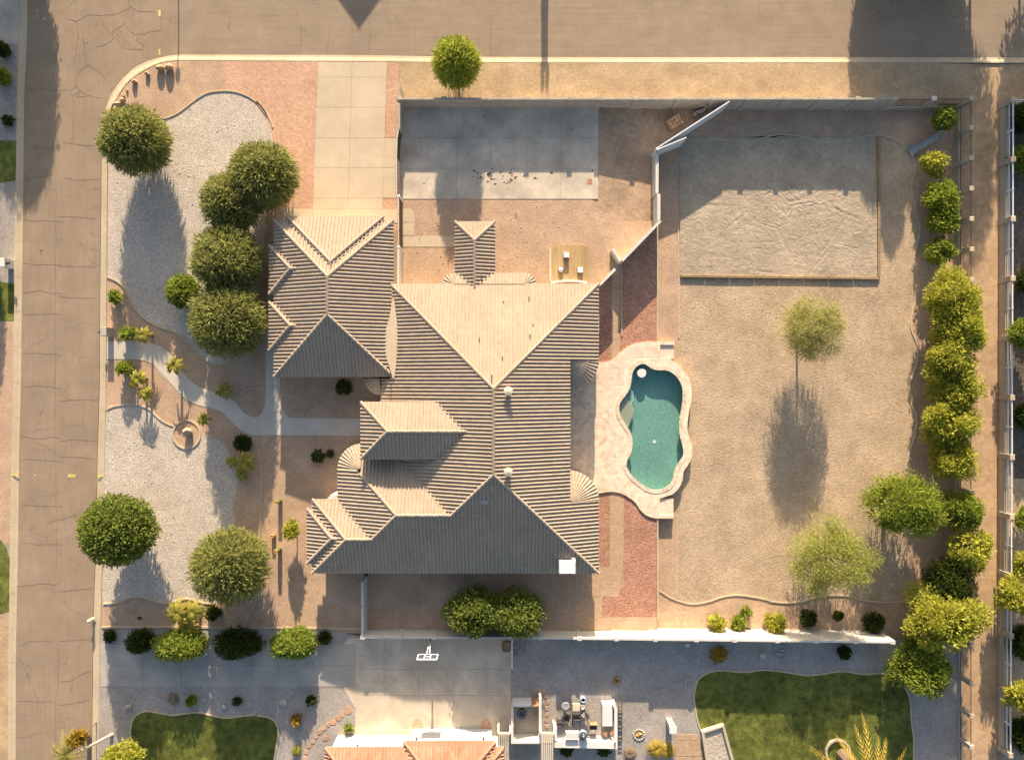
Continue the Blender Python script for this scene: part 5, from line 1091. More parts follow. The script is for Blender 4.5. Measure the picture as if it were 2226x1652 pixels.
# ------------------------------------------------------------------ boulders and stones
def boulder(label, c, rx, ry, rz, m='boulder', z0=0.0, seed=0, group='boulders in the corner bed', name='boulder'):
    x, y = Wp(c, z0 + rz); solo(name, MB().rock(x, y, z0 + rz * .75, rx, ry, rz, seed, 3), m, label, 'boulder', group)
bl = zt(0, 0, (1320, 560), (1390, 555), (1215, 610), (1108, 672), (1050, 748), (1020, 790), (1005, 825), (968, 860))
for i, (p, s_, lb) in enumerate(zip(bl, (.36, .40, .24, .26, .12, .16, .24, .28), ('large tan boulder just left of the largest in the corner bed', 'largest tan boulder at the right end of the corner arc', 'flat tan boulder third from the right in the corner arc', 'squat tan boulder in the middle of the corner arc', 'pebble sized stone in the middle of the corner arc', 'small reddish stone near the corner olive tree', 'brown boulder beside the corner olive tree', 'pale boulder touching the corner olive tree'))):
    boulder(lb, p, s_, s_ * .8, s_ * .9, seed=i + 3)
boulder('tan boulder set in the middle of the round ringed bed', zt(0, 2, (1545, 525))[0], .40, .34, .42, seed=40, group=None)
for c, s_, lb in (((278, 1537), .34, 'brown rounded rock by the neighbour driveway'), ((485, 1537), .30, 'pale jagged rock above the front lawn'), ((616, 1527), .36, 'pink white rock pile by the flagstone path')): boulder(lb, c, s_, s_ * .85, s_ * .6, 'stone_grey', seed=int(c[0]), group='rocks on the neighbour gravel')
ORD = ['first', 'second', 'third', 'fourth', 'fifth', 'sixth', 'seventh', 'eighth', 'ninth', 'tenth', 'eleventh', 'twelfth', 'thirteenth']
fs = [(815, 1235, 34, 40), (770, 1265, 18, 30), (735, 1300, 26, 24), (690, 1335, 32, 26), (650, 1352, 22, 22), (610, 1390, 26, 20), (578, 1418, 26, 20), (628, 1466, 30, 24), (555, 1455, 20, 22), (522, 1500, 20, 20), (490, 1535, 22, 20), (470, 1582, 20, 22), (460, 1635, 20, 22)]
for i, (x, y, w, h) in enumerate(fs):
    c = Wp(zt(1, 3, (x, y))[0]); r = random.Random(i); pg = [(c[0] + w / 97.7 * math.cos(a) * r.uniform(.75, 1.1), c[1] + h / 97.7 * math.sin(a) * r.uniform(.75, 1.1)) for a in np.linspace(0, 6.28, 9, endpoint=False)]
    solo('flagstone', MB().prism(pg, 0, .045), 'flagstone', ORD[i] + ' flat reddish flagstone of the curving path, counted from the court slab', 'flagstone', 'flagstones of the curving path')
for i, (x, y) in enumerate(((300, 1090), (345, 1082), (370, 1085), (390, 1125), (400, 1172), (397, 1222), (398, 1275), (395, 1322), (398, 1370))):
    c = Wp(zt(2, 3, (x, y))[0]); r = random.Random(i + 50); pg = [(c[0] + .19 * math.cos(a) * r.uniform(.8, 1.05), c[1] + .19 * math.sin(a) * r.uniform(.8, 1.05)) for a in np.linspace(0, 6.28, 10, endpoint=False)]
    solo('stepping_stone', MB().prism(pg, 0, .045), 'flagstone', ORD[i] + ' round stepping stone by the walled courtyard, counted from the basketball court', 'stepping stone', 'stepping stones by the walled courtyard')
def stone_ring(label, c, r, n, s_, m='stone_grey', name='stone_ring', center=None):
    x, y = Wp(c); t = thing(name, (x, y, 0), label, 'stone ring')
    for k in range(n):
        a = 6.283 * k / n; part(t, 'stone', MB().rock(x + r * math.cos(a), y + r * math.sin(a), s_ * .4, s_, s_ * .8, s_ * .6, k, 1), m)
    if center:
        fl = MB()
        for k in range(7): fl.rock(x + random.uniform(-.2, .2), y + random.uniform(-.2, .2), .06, .13, .12, .09, k + 30, 1)
        part(t, 'centre', fl, center)
stone_ring('ring of grey stones round pale slabs on the neighbour gravel', (1695, 1416), .58, 15, .13, center='stone_grey')
stone_ring('ring of pale stones with a rusty centre by the concrete steps', (1389, 1596), .44, 13, .12, center='flower')
rp_ = MB()
for i in range(70): x, y = Wp((1450 + random.uniform(0, 62), 1463 + random.uniform(0, 34)));  rp_.rock(x, y - (x - Wp((1450, 0))[0]) * .0, .04, random.uniform(.05, .12), random.uniform(.05, .1), .06, i, 1)
tag(part(None, 'river_rocks', rp_, 'stone_grey'), 'scatter of grey river rocks on the neighbour gravel left of the back lawn', 'rocks', None, 'stuff')
rp_ = MB()
for i in range(60):
    x, y = Wp((1118 + abs(random.gauss(0, 16)), 1396 + random.uniform(0, 30))); rp_.rock(x, y, .05, random.uniform(.06, .14), random.uniform(.06, .12), .07, i + 99, 1)
tag(part(None, 'river_rocks', rp_, 'stone_grey'), 'pile of grey river rocks in the corner by the basketball court wall', 'rocks', None, 'stuff')
rp_ = MB()
for i in range(60):
    t_ = random.random(); p = zt(3, 3, (1200 + 380 * t_ , 1010 + 90 * math.sin(t_ * 3.1) - 200 * max(0, t_ - .55) + random.uniform(-25, 25)))[0]; x, y = Wp(p); rp_.rock(x, y, .05, random.uniform(.06, .13), random.uniform(.06, .12), .07, i + 200, 1)
tag(part(None, 'river_rocks', rp_, 'stone_grey'), 'band of grey river rocks under the rounded tree by the back lawn', 'rocks', None, 'stuff')

def scatter(name, label, pg, z, n, smin, smax, m, seed):
    P = poly(pg, z); xs_ = [p[0] for p in P]; ys_ = [p[1] for p in P]; r = random.Random(seed); mb = MB()
    for k in range(n):
        x, y = r.uniform(min(xs_), max(xs_)), r.uniform(min(ys_), max(ys_))
        if inside((x, y), P): q = smin + (smax - smin) * r.random() ** 3; mb.rock(x, y, z + q * .25, q, q * r.uniform(.6, 1), q * .6, k, 1)
    tag(part(None, name, mb, m), label, 'stones', None, 'stuff')
yard_pg = [(1482, 612), (1975, 612), (1960, 900), (1965, 1000), (1850, 1290), (1482, 1298), (1482, 1125), (1512, 1080), (1512, 780), (1482, 760)]
scatter('loose_stones', 'loose small stones strewn over the gravel back yard', yard_pg, EZ + .006, 900, .015, .06, 'stone_grey', 1)
scatter('loose_stones', 'loose pale stones strewn over the grey corner gravel', [(240, 280), (400, 230), (560, 230), (580, 420), (430, 640), (250, 590)], .008, 500, .02, .07, 'stone_grey', 2)
scatter('loose_stones', 'loose pale stones strewn over the grey gravel by the ringed bed', [(235, 900), (330, 890), (470, 960), (500, 1120), (400, 1290), (235, 1290)], .008, 450, .02, .07, 'stone_grey', 3)
scatter('loose_stones', 'loose pink stones strewn over the beds behind the south house wall', [(1440, 1318), (1960, 1325), (1960, 1372), (1300, 1370), (1300, 1350)], EZ, 260, .02, .07, 'boulder', 4)
scatter('loose_stones', 'loose stones strewn over the pink granite court behind the house', [(872, 440), (1285, 440), (1285, 525), (1190, 525), (1190, 590), (872, 590)], .004, 300, .02, .07, 'boulder', 5)
scatter('leaf_litter', 'dark leaf litter scattered under the east fence trees', [(1992, 340), (2085, 300), (2088, 1300), (1985, 1300), (1975, 1000)], EZ, 700, .02, .06, 'shade_and_litter', 6)

# ------------------------------------------------------------------ mailboxes, hydrant, slide, equipment
def mailbox(label, c, side):
    x, y = Wp(c, 1.15); t = thing('mailbox_pillar', (x, y, 0), label, 'mailbox', 'stucco mailbox pillars'); part(t, 'pillar', MB().bevbox(x, y, 0, 1.12, .5, .72, 0, .02), 'stucco_tan' if side < 0 else 'stucco_white')
    part(t, 'cap', MB().bevbox(x, y, 1.122, 1.18, .52, .74), 'concrete_grey' if side < 0 else 'stucco_white')
    bx_ = part(t, 'box', MB().tube([(x + side * .26, y, .92), (x + side * .5, y, .92)], .10, 10), 'iron'); part(bx_, 'flag', MB().box(x + side * .4, y - .13, .95, 1.12, .05, .02), 'dark')
mailbox('stucco mailbox pillar on the kerb beside the clipped shrub', (224.5, 721), -1); mailbox('white mailbox pillar on the far side of the west street', (3, 571), 1)
x, y = Wp((198, 1347), .3); hy_ = thing('fire_hydrant', (x, y, 0), 'small pale fire hydrant on the kerb beside the west street', 'hydrant')
part(hy_, 'barrel', MB().lathe(x, y, [(.16, 0), (.16, .06), (.10, .08), (.10, .55), (.13, .57), (.12, .66), (.05, .74), (.03, .78)], 14), 'cream')
for d in (-1, 1): part(hy_, 'outlet', MB().tube([(x, y + d * .08, .45), (x, y + d * .2, .45)], .055, 8), 'cream')
part(hy_, 'outlet', MB().tube([(x - .08, y, .42), (x - .22, y, .42)], .07, 8), 'cream')
def lid(label, c, w, h, m): x, y = Wp(c); solo('utility_lid', MB().bevbox(x, y, -.01, .02, w, h, 0, .006), m, label, 'utility lid', 'utility box lids')
lid('pale utility box lid in the shaded bed by the hydrant', (248.5, 1346), .33, .40, 'concrete'); lid('dark utility box lid with pale rim below the clipped round tree', (304, 1343), .36, .24, 'dark'); lid('small brown utility lid on the pink granite near the parking pad', (1122, 469), .22, .42, 'timber')
c = Wp((1282, 395)); solo('rust_plate', MB().bevbox(*c, .03, .042, .38, .48, 0, .005), 'terracotta', 'rusty brown square plate lying on the parking pad edge', 'plate')
# slide in the north east corner
sl0, sl1 = Wp((1976, 330), EZ + .15), Wp((2046, 292), EZ + 1.3); t = thing('playground_slide', (*sl0, EZ), 'grey plastic playground slide in the northeast yard corner', 'slide'); d = Vector((sl1[0] - sl0[0], sl1[1] - sl0[1])); dn = d.normalized(); nx = Vector((-dn.y, dn.x)); v = []; m = 10
for k in range(m + 1):
    s_ = k / m; p = Vector(sl0) + d * s_; z_ = EZ + .12 + 1.15 * (s_ ** 1.5 if s_ < .9 else .9 ** 1.5 + (s_ - .9)); hw = .28 + .22 * max(0, .15 - s_) / .15
    for o_, zz in ((-1.0, .22), (-.92, .02), (.92, .02), (1.0, .22)): v.append((p.x + nx.x * hw * o_, p.y + nx.y * hw * o_, z_ + zz))
part(t, 'chute', MB().add(v, [(k * 4 + j, k * 4 + j + 1, k * 4 + j + 5, k * 4 + j + 4) for k in range(m) for j in range(3)]), 'grey_metal', True)
part(t, 'hoop', MB().tube([(sl1[0] + .32 * math.cos(a), sl1[1] + .25 * math.sin(a), EZ + 1.3 + .1 * math.sin(a)) for a in np.linspace(0, 6.28, 17)], .05, 6), 'grey_metal')
for o_ in (-.25, .25): part(t, 'leg', MB().cyl(sl1[0] + nx.x * o_, sl1[1] + nx.y * o_, EZ, EZ + 1.25, .035, n=8), 'grey_metal')
# wooden deck pad with equipment
dk = thing('wood_deck', (*Wp((1238, 570), .2), 0), 'small tan plank deck with white kerb behind the house', 'deck')
for k in range(11):
    xa = 1197.5 + k * 7.4; bul = 4.5 * math.sin(math.pi * (k + .5) / 11); P = poly([(xa, 536 - bul * .9), (xa + 7.2, 536 - bul * .9), (xa + 7.2, 613), (xa, 613)], .2); part(dk, 'plank', MB().prism(P, .02, .2 + random.uniform(-.004, .004)), 'deck_wood')
part(dk, 'kerb', MB().strip(poly([(1196.3, 540), (1196.3, 612)], .3), .13, 0, .32), 'cream')
part(dk, 'kerb', MB().strip(poly(smooth([(1197, 615), (1215, 611.5), (1238, 610.2), (1260, 611.5), (1277, 615)], 4), .45), .16, 0, .45), 'stucco_white')
def unit(label, c, w, h, z1, kind):
    x, y = Wp(c, z1); t = thing('pool_equipment', (x, y, .2), label, 'equipment', 'white equipment on the plank deck')
    if kind == 'box': part(t, 'housing', MB().bevbox(x, y, .2, z1, w, h, 0, .03), 'white_paint'); part(t, 'base', MB().box(x, y, .2, .26, w + .06, h + .06), 'dark'); part(t, 'grille', MB().box(x, y - h / 2 - .01, .32, z1 - .1, w * .8, .02), 'dark')
    else: part(t, 'tank', MB().lathe(x, y, [(w / 2, .2), (w / 2, z1 - .12), (w * .4, z1 - .04), (w * .12, z1), (.05, z1 + .05)], 18), 'white_paint'); part(t, 'base', MB().cyl(x, y, .2, .24, w * .58, n=18), 'dark')
unit('white box unit on the plank deck with dark grille', (1231.5, 554.5), .46, .42, .62, 'box'); unit('white round tank on the plank deck', (1219.5, 586), .40, .4, .55, 'tank'); unit('white box unit at the right of the plank deck', (1261.5, 587), .44, .44, .5, 'box')
# rooftop cooler
x, y, z = onroof((1232, 1224)); t = thing('rooftop_cooler', (x, y, z), 'white box cooler sitting on the shaded south roof edge', 'cooler'); part(t, 'housing', MB().bevbox(x, y - .15, z - .35, z + .65, 1.3, 1.05, 0, .03), 'white_paint'); part(t, 'duct', MB().bevbox(x + .5, y + .35, z - .2, z + .45, .35, .5), 'white_paint')
part(t, 'grille', MB().box(x - .66, y - .15, z - .1, z + .5, .02, .8), 'grey_metal')
# block pallets by the white gate
def pallet(label, c, ang, nx_, ny_, layers, m='flagstone', z0=-.3):
    x, y = Wp(c, z0 + .4); t = thing('block_stack', (x, y, z0), label, 'block stack', 'stacked paving blocks by the court wall'); part(t, 'pallet', MB().box(x, y, z0, z0 + .1, nx_ * .31, ny_ * .31, ang), 'timber'); cs_, sn = math.cos(ang), math.sin(ang)
    for l in range(layers):
        for i in range(nx_):
            for j in range(ny_):
                px, py_ = (i - (nx_ - 1) / 2) * .30, (j - (ny_ - 1) / 2) * .30; part(t, 'block', MB().bevbox(x + px * cs_ - py_ * sn, y + px * sn + py_ * cs_, z0 + .1 + l * .18, z0 + .28 + l * .18 - .01, .27, .27, ang + random.uniform(-.06, .06), .015), m)
pallet('tan stack of paving blocks beside the long white gate', (1467, 266), .55, 4, 3, 3); pallet('small grey block stack half hidden behind the long white gate', (1514, 246), .55, 2, 1, 2, 'stone_grey'); pallet('second small grey block stack behind the long white gate', (1528, 240), .5, 2, 1, 2, 'stone_grey')
pallet('pair of grey blocks against the north wall', (1386, 232), 0, 2, 1, 2, 'stone_grey')

# ------------------------------------------------------------------ south neighbour house, court and patio
hip('n', -387, -18, 763, 1080, 2.7, 'NSWE'); hip('n', -224, -34.7, 750.7, 1010, 2.7, 'NWE', openS=True)
nh = thing('neighbour_house', (*R(-200, 900), 0), 'white stucco neighbour house with salmon tile roof at the bottom edge', 'house')
nroof = build_roof('n', nh, 'roof_red', 0, cap_single=60)
for u0, u1, v0, v1 in ((-378, -28, 771, 1070), (-216, -43, 757, 770.5)): part(nh, 'wall', MB().prism([R(u0, v0), R(u1, v0), R(u1, v1), R(u0, v1)], 0, 2.58), 'stucco_white')
for u, v in ((-325, 771), (-201, 757), (-60, 757)):
    x, y = R(u, v); sc = part(nh, 'sconce', MB().lathe(x, y + .12, [(.05, 1.75), (.09, 1.85), (.09, 2.08), (.03, 2.18)], 10), 'iron'); part(sc, 'bracket', MB().box(x, y + .04, 1.9, 2.0, .08, .1), 'iron')
for u, w in ((-265, 2.6), (-130, 4.6)):
    x, y = R(u, 771 if u < -220 else 757); gd = part(nh, 'garage_door', MB().box(x, y + .01, .03, 2.15, w, .05), 'white_paint')
    for k in range(4): part(gd, 'panel', MB().box(x, y + .045, .08 + k * .52, .55 + k * .52, w - .1, .03), 'white_metal')
for x_ in (1391, 1961):
    c = zt(1, 3, (x_, 1390))[0]; P = [(c[0] + 13 * math.cos(a), c[1] - 22 * math.sin(a)) for a in np.linspace(0, math.pi, 14)]; sheet('brick_apron', P, .042, 'paver_salmon')
# basketball hoop
x, y = Wp((940, 1377)); t = thing('basketball_hoop', (x, y, 0), 'white framed basketball hoop on a dark pole beside the south wall', 'hoop')
part(t, 'pole', MB().tube([(x, y, 0), (x, y - .02, 1.9), (x, y - .1, 2.6)], .07, 10), 'iron')
for d in (-.13, .13): part(t, 'arm', MB().tube([(x + d * .3, y - .08, 2.5), (x + d, y - .55, 3.2)], .035, 6), 'white_paint'); part(t, 'arm', MB().tube([(x + d * .3, y - .05, 2.1), (x + d, y - .5, 2.9)], .03, 6), 'white_paint')
bb = part(t, 'backboard', MB().box(x, y - .62, 2.95, 3.9, 1.5, .03), 'glass'); fr = MB()
for z_ in (2.92, 3.9): fr.box(x, y - .63, z_, z_ + .09, 1.6, .09)
for d in (-.78, .78, -.24, .24): fr.box(x + d, y - .63, 2.96, 3.93, .08, .08)
fr.box(x, y - .63, 3.38, 3.45, .48, .08); part(bb, 'frame', fr, 'white_paint')
part(t, 'rim', MB().tube([(x + .23 * math.cos(a), y - 1.0 + .23 * math.sin(a), 3.05) for a in np.linspace(0, 6.283, 21)], .018, 6), 'flower')
nt_ = MB()
for k in range(12):
    a = 6.283 * k / 12; nt_.tube([(x + .22 * math.cos(a), y - 1 + .22 * math.sin(a), 3.04), (x + .13 * math.cos(a + .3), y - 1 + .13 * math.sin(a + .3), 2.65)], .008, 4)
part(t, 'net', nt_, 'white_paint')
c = zt(1, 3, (2130, 715))[0]; x, y = Wp(c, .5); t = thing('barrel_pot', (x, y, 0), 'dark round barrel pot in the court corner by the wall', 'pot'); part(t, 'tub', MB().lathe(x, y, [(.36, 0), (.44, .25), (.46, .5), (.43, .56), (.38, .56), (.36, .50)], 20), 'timber'); part(t, 'soil', MB().cyl(x, y, .42, .48, .37, n=20), 'dark')
# walled courtyard
def stw(root, pts, h, m='stucco_white', th=.2): 
    P = poly(zt(2, 3, *pts), h); return part(root, 'wall', MB().strip(P, th, 0, h), m)
cy_ = thing('courtyard_wall', (*Wp((1145, 1560), 1), 0), 'white stucco walls enclosing the small courtyard beside the basketball court', 'wall')
for p in (((112, 1200), (272, 1200)), ((110, 1215), (110, 1495)), ((100, 1505), (350, 1505)), ((342, 1145), (342, 1490))): stw(cy_, p, 1.3)
part(cy_, 'gate', MB().strip(poly(zt(2, 3, (276, 1200), (330, 1200)), 1.3), .12, 0, 1.4), 'terracotta')
sheet('courtyard_floor', zt(2, 3, (115, 1200), (340, 1200), (340, 1500), (115, 1500)), .02, 'sand')
pw = thing('patio_wall', (*Wp((1270, 1600), 1), 0), 'low white stucco patio wall with a counter around the outdoor kitchen', 'wall')
for p, th in ((((465, 1385), (465, 1500)), .3), (((452, 1520), (965, 1530)), .55), (((950, 1185), (968, 1230), (968, 1560)), .26)): stw(pw, p, .95, th=th)
for xa, n, lb in ((1086, 5, 'left pale slatted pergola at the bottom edge by the courtyard'), (1178.5, 6, 'right pale slatted pergola at the bottom edge between courtyard and patio')):
    t = thing('pergola', (*Wp((xa + 12, 1630), 2.4), 0), lb, 'pergola', 'slatted pergolas')
    for k in range(n):
        A, Bq = Wp((xa + k * 4.6, 1592), 2.45), Wp((xa + k * 4.6, 1720), 2.45); part(t, 'slat', MB().strip([A, Bq], .07, 2.30, 2.45), 'cream')
    A, Bq = Wp((xa - 3, 1594), 2.2), Wp((xa + 4.6 * n, 1594), 2.2); part(t, 'beam', MB().strip([A, Bq], .14, 2.1, 2.29), 'cream')
    for q in (A, Bq): part(t, 'post', MB().box(q[0], q[1], 0, 2.1, .14, .14), 'cream')
    P = zt(2, 3, (0, 1408), (90, 1408), (90, 1480), (0, 1480)) if xa < 1100 else zt(2, 3, (355, 1432), (450, 1432), (450, 1510), (355, 1510)); sheet('pergola_floor', P, .045, 'concrete')
def chair(label, p, a, m='dark', cm='cushion', s_=1.0):
    x, y = Wp(zt(2, 3, p)[0], .45); t = thing('patio_chair', (x, y, 0), label, 'chair', 'patio chairs'); cs_, sn = math.cos(a), math.sin(a)
    def q(px, py_): return (x + (px * cs_ - py_ * sn) * s_, y + (px * sn + py_ * cs_) * s_)
    part(t, 'seat', MB().bevbox(*q(0, 0), .36, .46, .55 * s_, .55 * s_, a), cm); part(t, 'backrest', MB().bevbox(*q(0, .28), .40, .95, .55 * s_, .09, a), m)
    for px, py_ in ((-.25, -.25), (.25, -.25), (-.25, .25), (.25, .25)): part(t, 'leg', MB().cyl(*q(px, py_), 0, .36, .025, n=6), m)
    for px in (-.29, .29): part(t, 'armrest', MB().bevbox(*q(px, 0), .58, .63, .06, .5 * s_, a), m)
chair('cream cushioned patio chair facing the fire table', (640, 1215), math.pi, 'dark', 'cushion', 1.25); chair('dark patio chair behind the cream cushioned one', (642, 1330), 0, 'dark', 'grey_metal', 1.1); chair('small patio chair right of the cushioned one', (712, 1285), -.8, 'dark', 'cream', .8)
chair('dark wooden armchair right of the egg shaped dome', (780, 1370), 0, 'timber', 'dark', 1.1); chair('shaded dark chair left of the cushioned patio chair', (560, 1300), 1.2, 'dark', 'dark', 1.1); chair('dark chair by the left end of the low patio wall', (502, 1345), 0, 'dark', 'terracotta', .9)
def rtable(label, p, r, h, m, name='patio_table'):
    x, y = Wp(zt(2, 3, p)[0], h); t = thing(name, (x, y, 0), label, 'table', 'small round patio tables'); part(t, 'table_top', MB().lathe(x, y, [(r * .96, h - .05), (r, h - .02), (r * .97, h), (.02, h)], 22), m); part(t, 'pedestal', MB().cyl(x, y, 0, h - .05, .06, n=10), 'iron'); part(t, 'base', MB().cyl(x, y, 0, .04, r * .5, n=16), 'iron')
    part(t, 'ring', MB().tube([(x + r * .7 * math.cos(a), y + r * .7 * math.sin(a), h + .015) for a in np.linspace(0, 6.283, 19)], .015, 5), 'white_metal')
rtable('round glass patio table in shade left of the chairs', (553, 1203), .36, .7, 'grey_metal'); rtable('small round tan stool table near the blue pot', (692, 1213), .24, .5, 'cream'); rtable('round glass table inside the walled courtyard', (190, 1270), .42, .7, 'glass')
for p, lb in (((882, 1440), 'left of two brown bar stools at the patio counter'), ((935, 1432), 'right of two brown bar stools at the patio counter')):
    x, y = Wp(zt(2, 3, p)[0], .75); t = thing('bar_stool', (x, y, 0), lb, 'stool', 'bar stools'); part(t, 'seat', MB().cyl(x, y, .68, .75, .17, n=14), 'terracotta')
    for k in range(4): a = .785 + k * 1.571; part(t, 'leg', MB().tube([(x + .1 * math.cos(a), y + .1 * math.sin(a), .68), (x + .19 * math.cos(a), y + .19 * math.sin(a), 0)], .02, 6), 'timber')
x, y = Wp(zt(2, 3, (697, 1155))[0], .5); t = thing('blue_pot', (x, y, 0), 'glossy light blue pot on the neighbour patio gravel', 'pot'); part(t, 'body', MB().lathe(x, y, [(.15, 0), (.24, .2), (.25, .4), (.2, .52), (.22, .56), (.17, .56), (.15, .48)], 18), 'light_blue'); part(t, 'soil', MB().cyl(x, y, .42, .49, .155, n=16), 'dark')
x, y = Wp(zt(2, 3, (697, 1440))[0], .9); t = thing('egg_smoker', (x, y, 0), 'pale blue egg shaped smoker standing at the patio wall', 'grill'); part(t, 'body', MB().lathe(x, y, [(.12, .45), (.30, .6), (.36, .85), (.34, 1.05)], 22), 'light_blue', True); part(t, 'lid', MB().lathe(x, y, [(.345, 1.06), (.33, 1.2), (.24, 1.36), (.08, 1.44), (.07, 1.52), (.02, 1.53)], 22), 'glass', True); part(t, 'handle', MB().tube([(x - .15, y - .38, 1.1), (x, y - .43, 1.12), (x + .15, y - .38, 1.1)], .02, 6), 'timber')
for k in range(3): a = k * 2.09; part(t, 'leg', MB().tube([(x + .15 * math.cos(a), y + .15 * math.sin(a), .5), (x + .3 * math.cos(a), y + .3 * math.sin(a), 0)], .025, 6), 'iron')
P = zt(2, 3, (852, 1188), (942, 1188), (942, 1380), (858, 1380)); Q = poly(P, .9); cx_ = sum(p[0] for p in Q) / 4; cy2 = sum(p[1] for p in Q) / 4; t = thing('covered_table', (cx_, cy2, 0), 'long table under a pale fitted cover beside the tall patio wall', 'table'); part(t, 'cover', MB().bevbox(cx_, cy2, .12, .9, .86, 1.85, 0, .06), 'stucco_white')
for px, py_ in ((-.36, -.85), (.36, -.85), (-.36, .85), (.36, .85)): part(t, 'leg', MB().box(cx_ + px, cy2 + py_, 0, .12, .06, .06), 'dark')
x, y = Wp(zt(2, 3, (605, 1455))[0], .95); t = thing('outdoor_grill', (x, y, .95), 'white built in grill top on the patio counter', 'grill'); part(t, 'hood', MB().bevbox(x, y + .2, .90, 1.18, 1.1, .6, 0, .06), 'white_metal'); part(t, 'handle', MB().tube([(x - .4, y + .53, 1.08), (x + .4, y + .53, 1.08)], .02, 6), 'grey_metal')
for k in range(5): part(t, 'knob', MB().cyl(x - .4 + k * .2, y + .55, .97, 1.0, .03, n=8), 'dark')
x, y = Wp(zt(2, 3, (505, 1430))[0], .5); t = thing('firewood_box', (x, y, 0), 'grey storage bench inside the left end of the patio wall', 'bench'); part(t, 'body', MB().bevbox(x, y, 0, .48, .62, .9), 'grey_metal'); part(t, 'lid', MB().bevbox(x, y, .482, .54, .66, .94), 'grey_metal')
x, y = Wp(zt(2, 3, (1005, 1340))[0], .4); t = thing('iron_trellis', (x, y, 0), 'dark iron trellis rack against the outer patio wall', 'trellis')
for k in range(12): part(t, 'bar', MB().box(x, y + 1.6 - k * .29, .3 + .02 * (k % 3), .36 + .02 * (k % 3), .3, .04), 'iron')
for d in (-.15, .15): part(t, 'rail', MB().box(x + d, y, .28, .33, .04, 3.4), 'iron')
x, y = Wp(zt(2, 3, (975, 995))[0], .25); t = thing('driftwood_pile', (x, y, 0), 'tangled orange brown driftwood sculpture on the shaded gravel', 'driftwood')
for k in range(16): 
    a = random.uniform(0, 6.28); r = random.uniform(.2, .42); part(t, 'branch', MB().tube([(x + r * math.cos(a), y + r * math.sin(a), .03), (x + .2 * math.cos(a + .9), y + .2 * math.sin(a + .9), .32), (x + r * math.cos(a + 1.9), y + r * math.sin(a + 1.9), .08)], [.05, .045, .02], 6), 'flower' if k % 3 == 0 else 'timber')
x, y = Wp(zt(2, 3, (2185, 790))[0], .4); t = thing('wicker_chair', (x, y, 0), 'small tan wicker chair beside the grey stone ring', 'chair'); part(t, 'seat', MB().bevbox(x, y, .3, .4, .42, .42, .3), 'cream'); part(t, 'backrest', MB().bevbox(x - .05, y + .2, .4, .8, .42, .06, .3), 'cream')
for px, py_ in ((-.17, -.17), (.17, -.17), (-.17, .17), (.17, .17)): part(t, 'leg', MB().cyl(x + px, y + py_, 0, .3, .02, n=6), 'timber')
x, y = Wp(zt(2, 3, (1563, 703))[0], .1); solo('sprinkler_box', MB().bevbox(x, y, 0, .12, .34, .26, .1, .02), 'stucco_white', 'small white box on the neighbour gravel below the wall', 'box')
P = [zt(2, 3, (1465, 1440), (1650, 1440), (1655, 1488), (1465, 1488)), zt(2, 3, (1460, 1492), (1668, 1492), (1695, 1618), (1460, 1618)), zt(2, 3, (1460, 1622), (1600, 1622), (1600, 1800), (1460, 1800)), zt(2, 3, (1605, 1575 + 47), (1695, 1622), (1725, 1800), (1605, 1800))]
slabs('patio_steps', P, .06, 'paver_tan', .1)
x, y = Wp(zt(2, 3, (1440, 1400))[0], 1.6); t = thing('gate_pillar', (x, y, 0), 'white square stucco pillar beside the tan concrete steps', 'pillar'); part(t, 'shaft', MB().box(x, y, 0, 1.6, .5, .5), 'stucco_tan'); part(t, 'cap', MB().bevbox(x, y, 1.602, 1.7, .6, .6), 'stucco_white')
P = poly(zt(2, 3, (1690, 1425), (1858, 1372), (1935, 1652), (1990, 1850), (1790, 1850), (1725, 1652)), .5); t = thing('raised_planter', (*P[0], 0), 'raised tan planter box filled with raked sand on the back lawn', 'planter'); part(t, 'border', MB().strip(P, .24, 0, .5, True), 'stucco_tan'); part(t, 'sand', MB().prism(P, 0, .33), 'sand')
c = zt(3, 3, (690, 1590))[0]; x, y = Wp(c, .3); solo('tree_ring', MB().strip([(x + 1.0 * math.cos(a), y + 1.0 * math.sin(a)) for a in np.linspace(0, 6.283, 30, endpoint=False)], .16, 0, .25, True), 'stucco_tan', 'round brick tree ring on the back lawn under the golden palm', 'tree ring')

# ------------------------------------------------------------------ across the street and beyond the frame: what throws the long shadows into view
oh = thing('far_house', (*Wp((780, -500)), 0), 'gabled house across the north street whose peak shadows the road', 'house')
gx, gy = Wp((780, -372)); hw, dp, ze_, zr_ = 5.3, 14.0, 2.8, 5.05
part(oh, 'wall', MB().add([(gx - hw + .3, gy + .3, 0), (gx + hw - .3, gy + .3, 0), (gx + hw - .3, gy + .3, ze_), (gx, gy + .3, zr_ - .15), (gx - hw + .3, gy + .3, ze_)] + [(gx - hw + .3, gy + dp, 0), (gx + hw - .3, gy + dp, 0), (gx + hw - .3, gy + dp, ze_), (gx, gy + dp, zr_ - .15), (gx - hw + .3, gy + dp, ze_)], [(0, 1, 2, 3, 4), (9, 8, 7, 6, 5), (0, 4, 9, 5), (1, 6, 7, 2)]), 'stucco_tan')
for d in (-1, 1): part(oh, 'roof', MB().add([(gx, gy, zr_), (gx, gy + dp + .3, zr_), (gx + d * hw, gy + dp + .3, ze_), (gx + d * hw, gy, ze_), (gx, gy, zr_ - .15), (gx, gy + dp + .3, zr_ - .15), (gx + d * hw, gy + dp + .3, ze_ - .15), (gx + d * hw, gy, ze_ - .15)], [(0, 1, 2, 3), (7, 6, 5, 4), (0, 3, 7, 4), (1, 5, 6, 2), (2, 6, 7, 3)]), 'roof_tile')
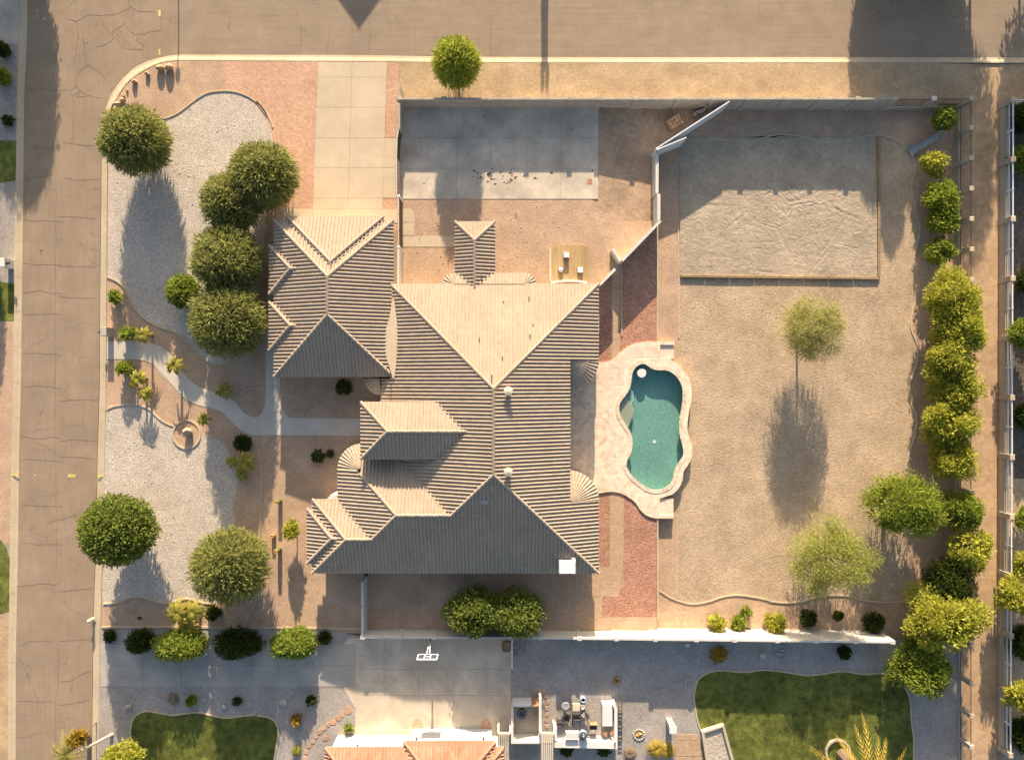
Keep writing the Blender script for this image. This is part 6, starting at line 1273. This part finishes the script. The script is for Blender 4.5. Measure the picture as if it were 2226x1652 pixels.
for d in (-2.4, 2.4): fr = part(oh, 'window', MB().box(gx + d, gy + .27, .9, 2.1, 1.5, .06), 'white_paint'); part(fr, 'pane', MB().box(gx + d, gy + .23, 1.0, 2.0, 1.3, .03), 'glass')
part(oh, 'door', MB().box(gx, gy + .27, 0, 2.1, 1.0, .06), 'brown_gate')
G3 = 'tall trees across the north street'
def far_tree(label, u, v, r, hc, vert, sty, mult=1.0):
    k = H / (H - hc); tree('street_tree', label, 'tree', (CX + (u - CX) * k, CY + (v - CY) * k), r * k, hc, sty, G3, vert, mult=mult)
far_tree('broad dense tree in the middle of the clump across the north street', 1985, -125, 88, 3.4, .86, 'round', 1.6)
far_tree('dense tree at the left of the clump across the north street', 1906, -125, 70, 3.4, 1.1, 'round', 1.8)
far_tree('dense tree at the right of the clump across the north street', 2060, -125, 64, 3.4, 1.15, 'round', 1.6)
far_tree('loose tree beside the broad one shading the alley mouth', 2110, -140, 62, 5.6, 1.25, 'olive', .55)
far_tree('tall tree at the far upper right shading the alley and rail fence', 2218, -130, 62, 5.4, 1.6, 'round', .8)
far_tree('tall narrow tree across the street shading the sloping yard corner', 1945, -95, 26, 6.2, 1.0, 'olive', .8)
far_tree('leafy tree across the intersection shading the west street', 48, -150, 90, 3.9, .95, 'round', .8)
far_tree('tree beyond the west lot shading the west verge', -62, 150, 70, 3.0, .8, 'olive', .8)
tree('verge_tree', 'tree beyond the left edge shading the roadside lawn', 'tree', (-95, 520), 62, 2.6, 'olive', None, .8)
x, y = Wp((386.5, -100)); t = thing('street_lamp', (x, y, -.1), 'slim street lamp across the street casting a thin line over the corner', 'street lamp'); part(t, 'pole', MB().cyl(x, y, -.1, 2.95, .06, .045, 10), 'iron'); part(t, 'lamp_head', MB().lathe(x, y, [(.06, 2.94), (.2, 3.02), (.22, 3.2), (.12, 3.32), (.02, 3.36)], 16), 'iron')
x, y = Wp((1184, -100)); t = thing('columnar_cypress', (x, y, 0), 'slender twin tipped cypress across the street casting a narrow shadow', 'cypress')
cpts = []; cdir = []
for k in range(2600):
    s_ = random.random(); z_ = .1 + 3.35 * s_; rr_ = .24 * (1 - .35 * s_); off = 0
    if s_ > .80: off = random.choice((-.18, .2)); rr_ = .10 * (1.2 - s_) / .4
    a = random.uniform(0, 6.28); cpts.append((x + off + rr_ * math.cos(a), y + rr_ * math.sin(a), z_)); cdir.append((math.cos(a) * .5, math.sin(a) * .5, 1.0))
v, f = leaves(np.array(cpts), np.array(cdir), .2, .07); np_mesh('crown', v, f, 'leaf_dark', t); part(t, 'trunk', MB().cyl(x, y, 0, 3.0, .09, .03, 8), 'bark')
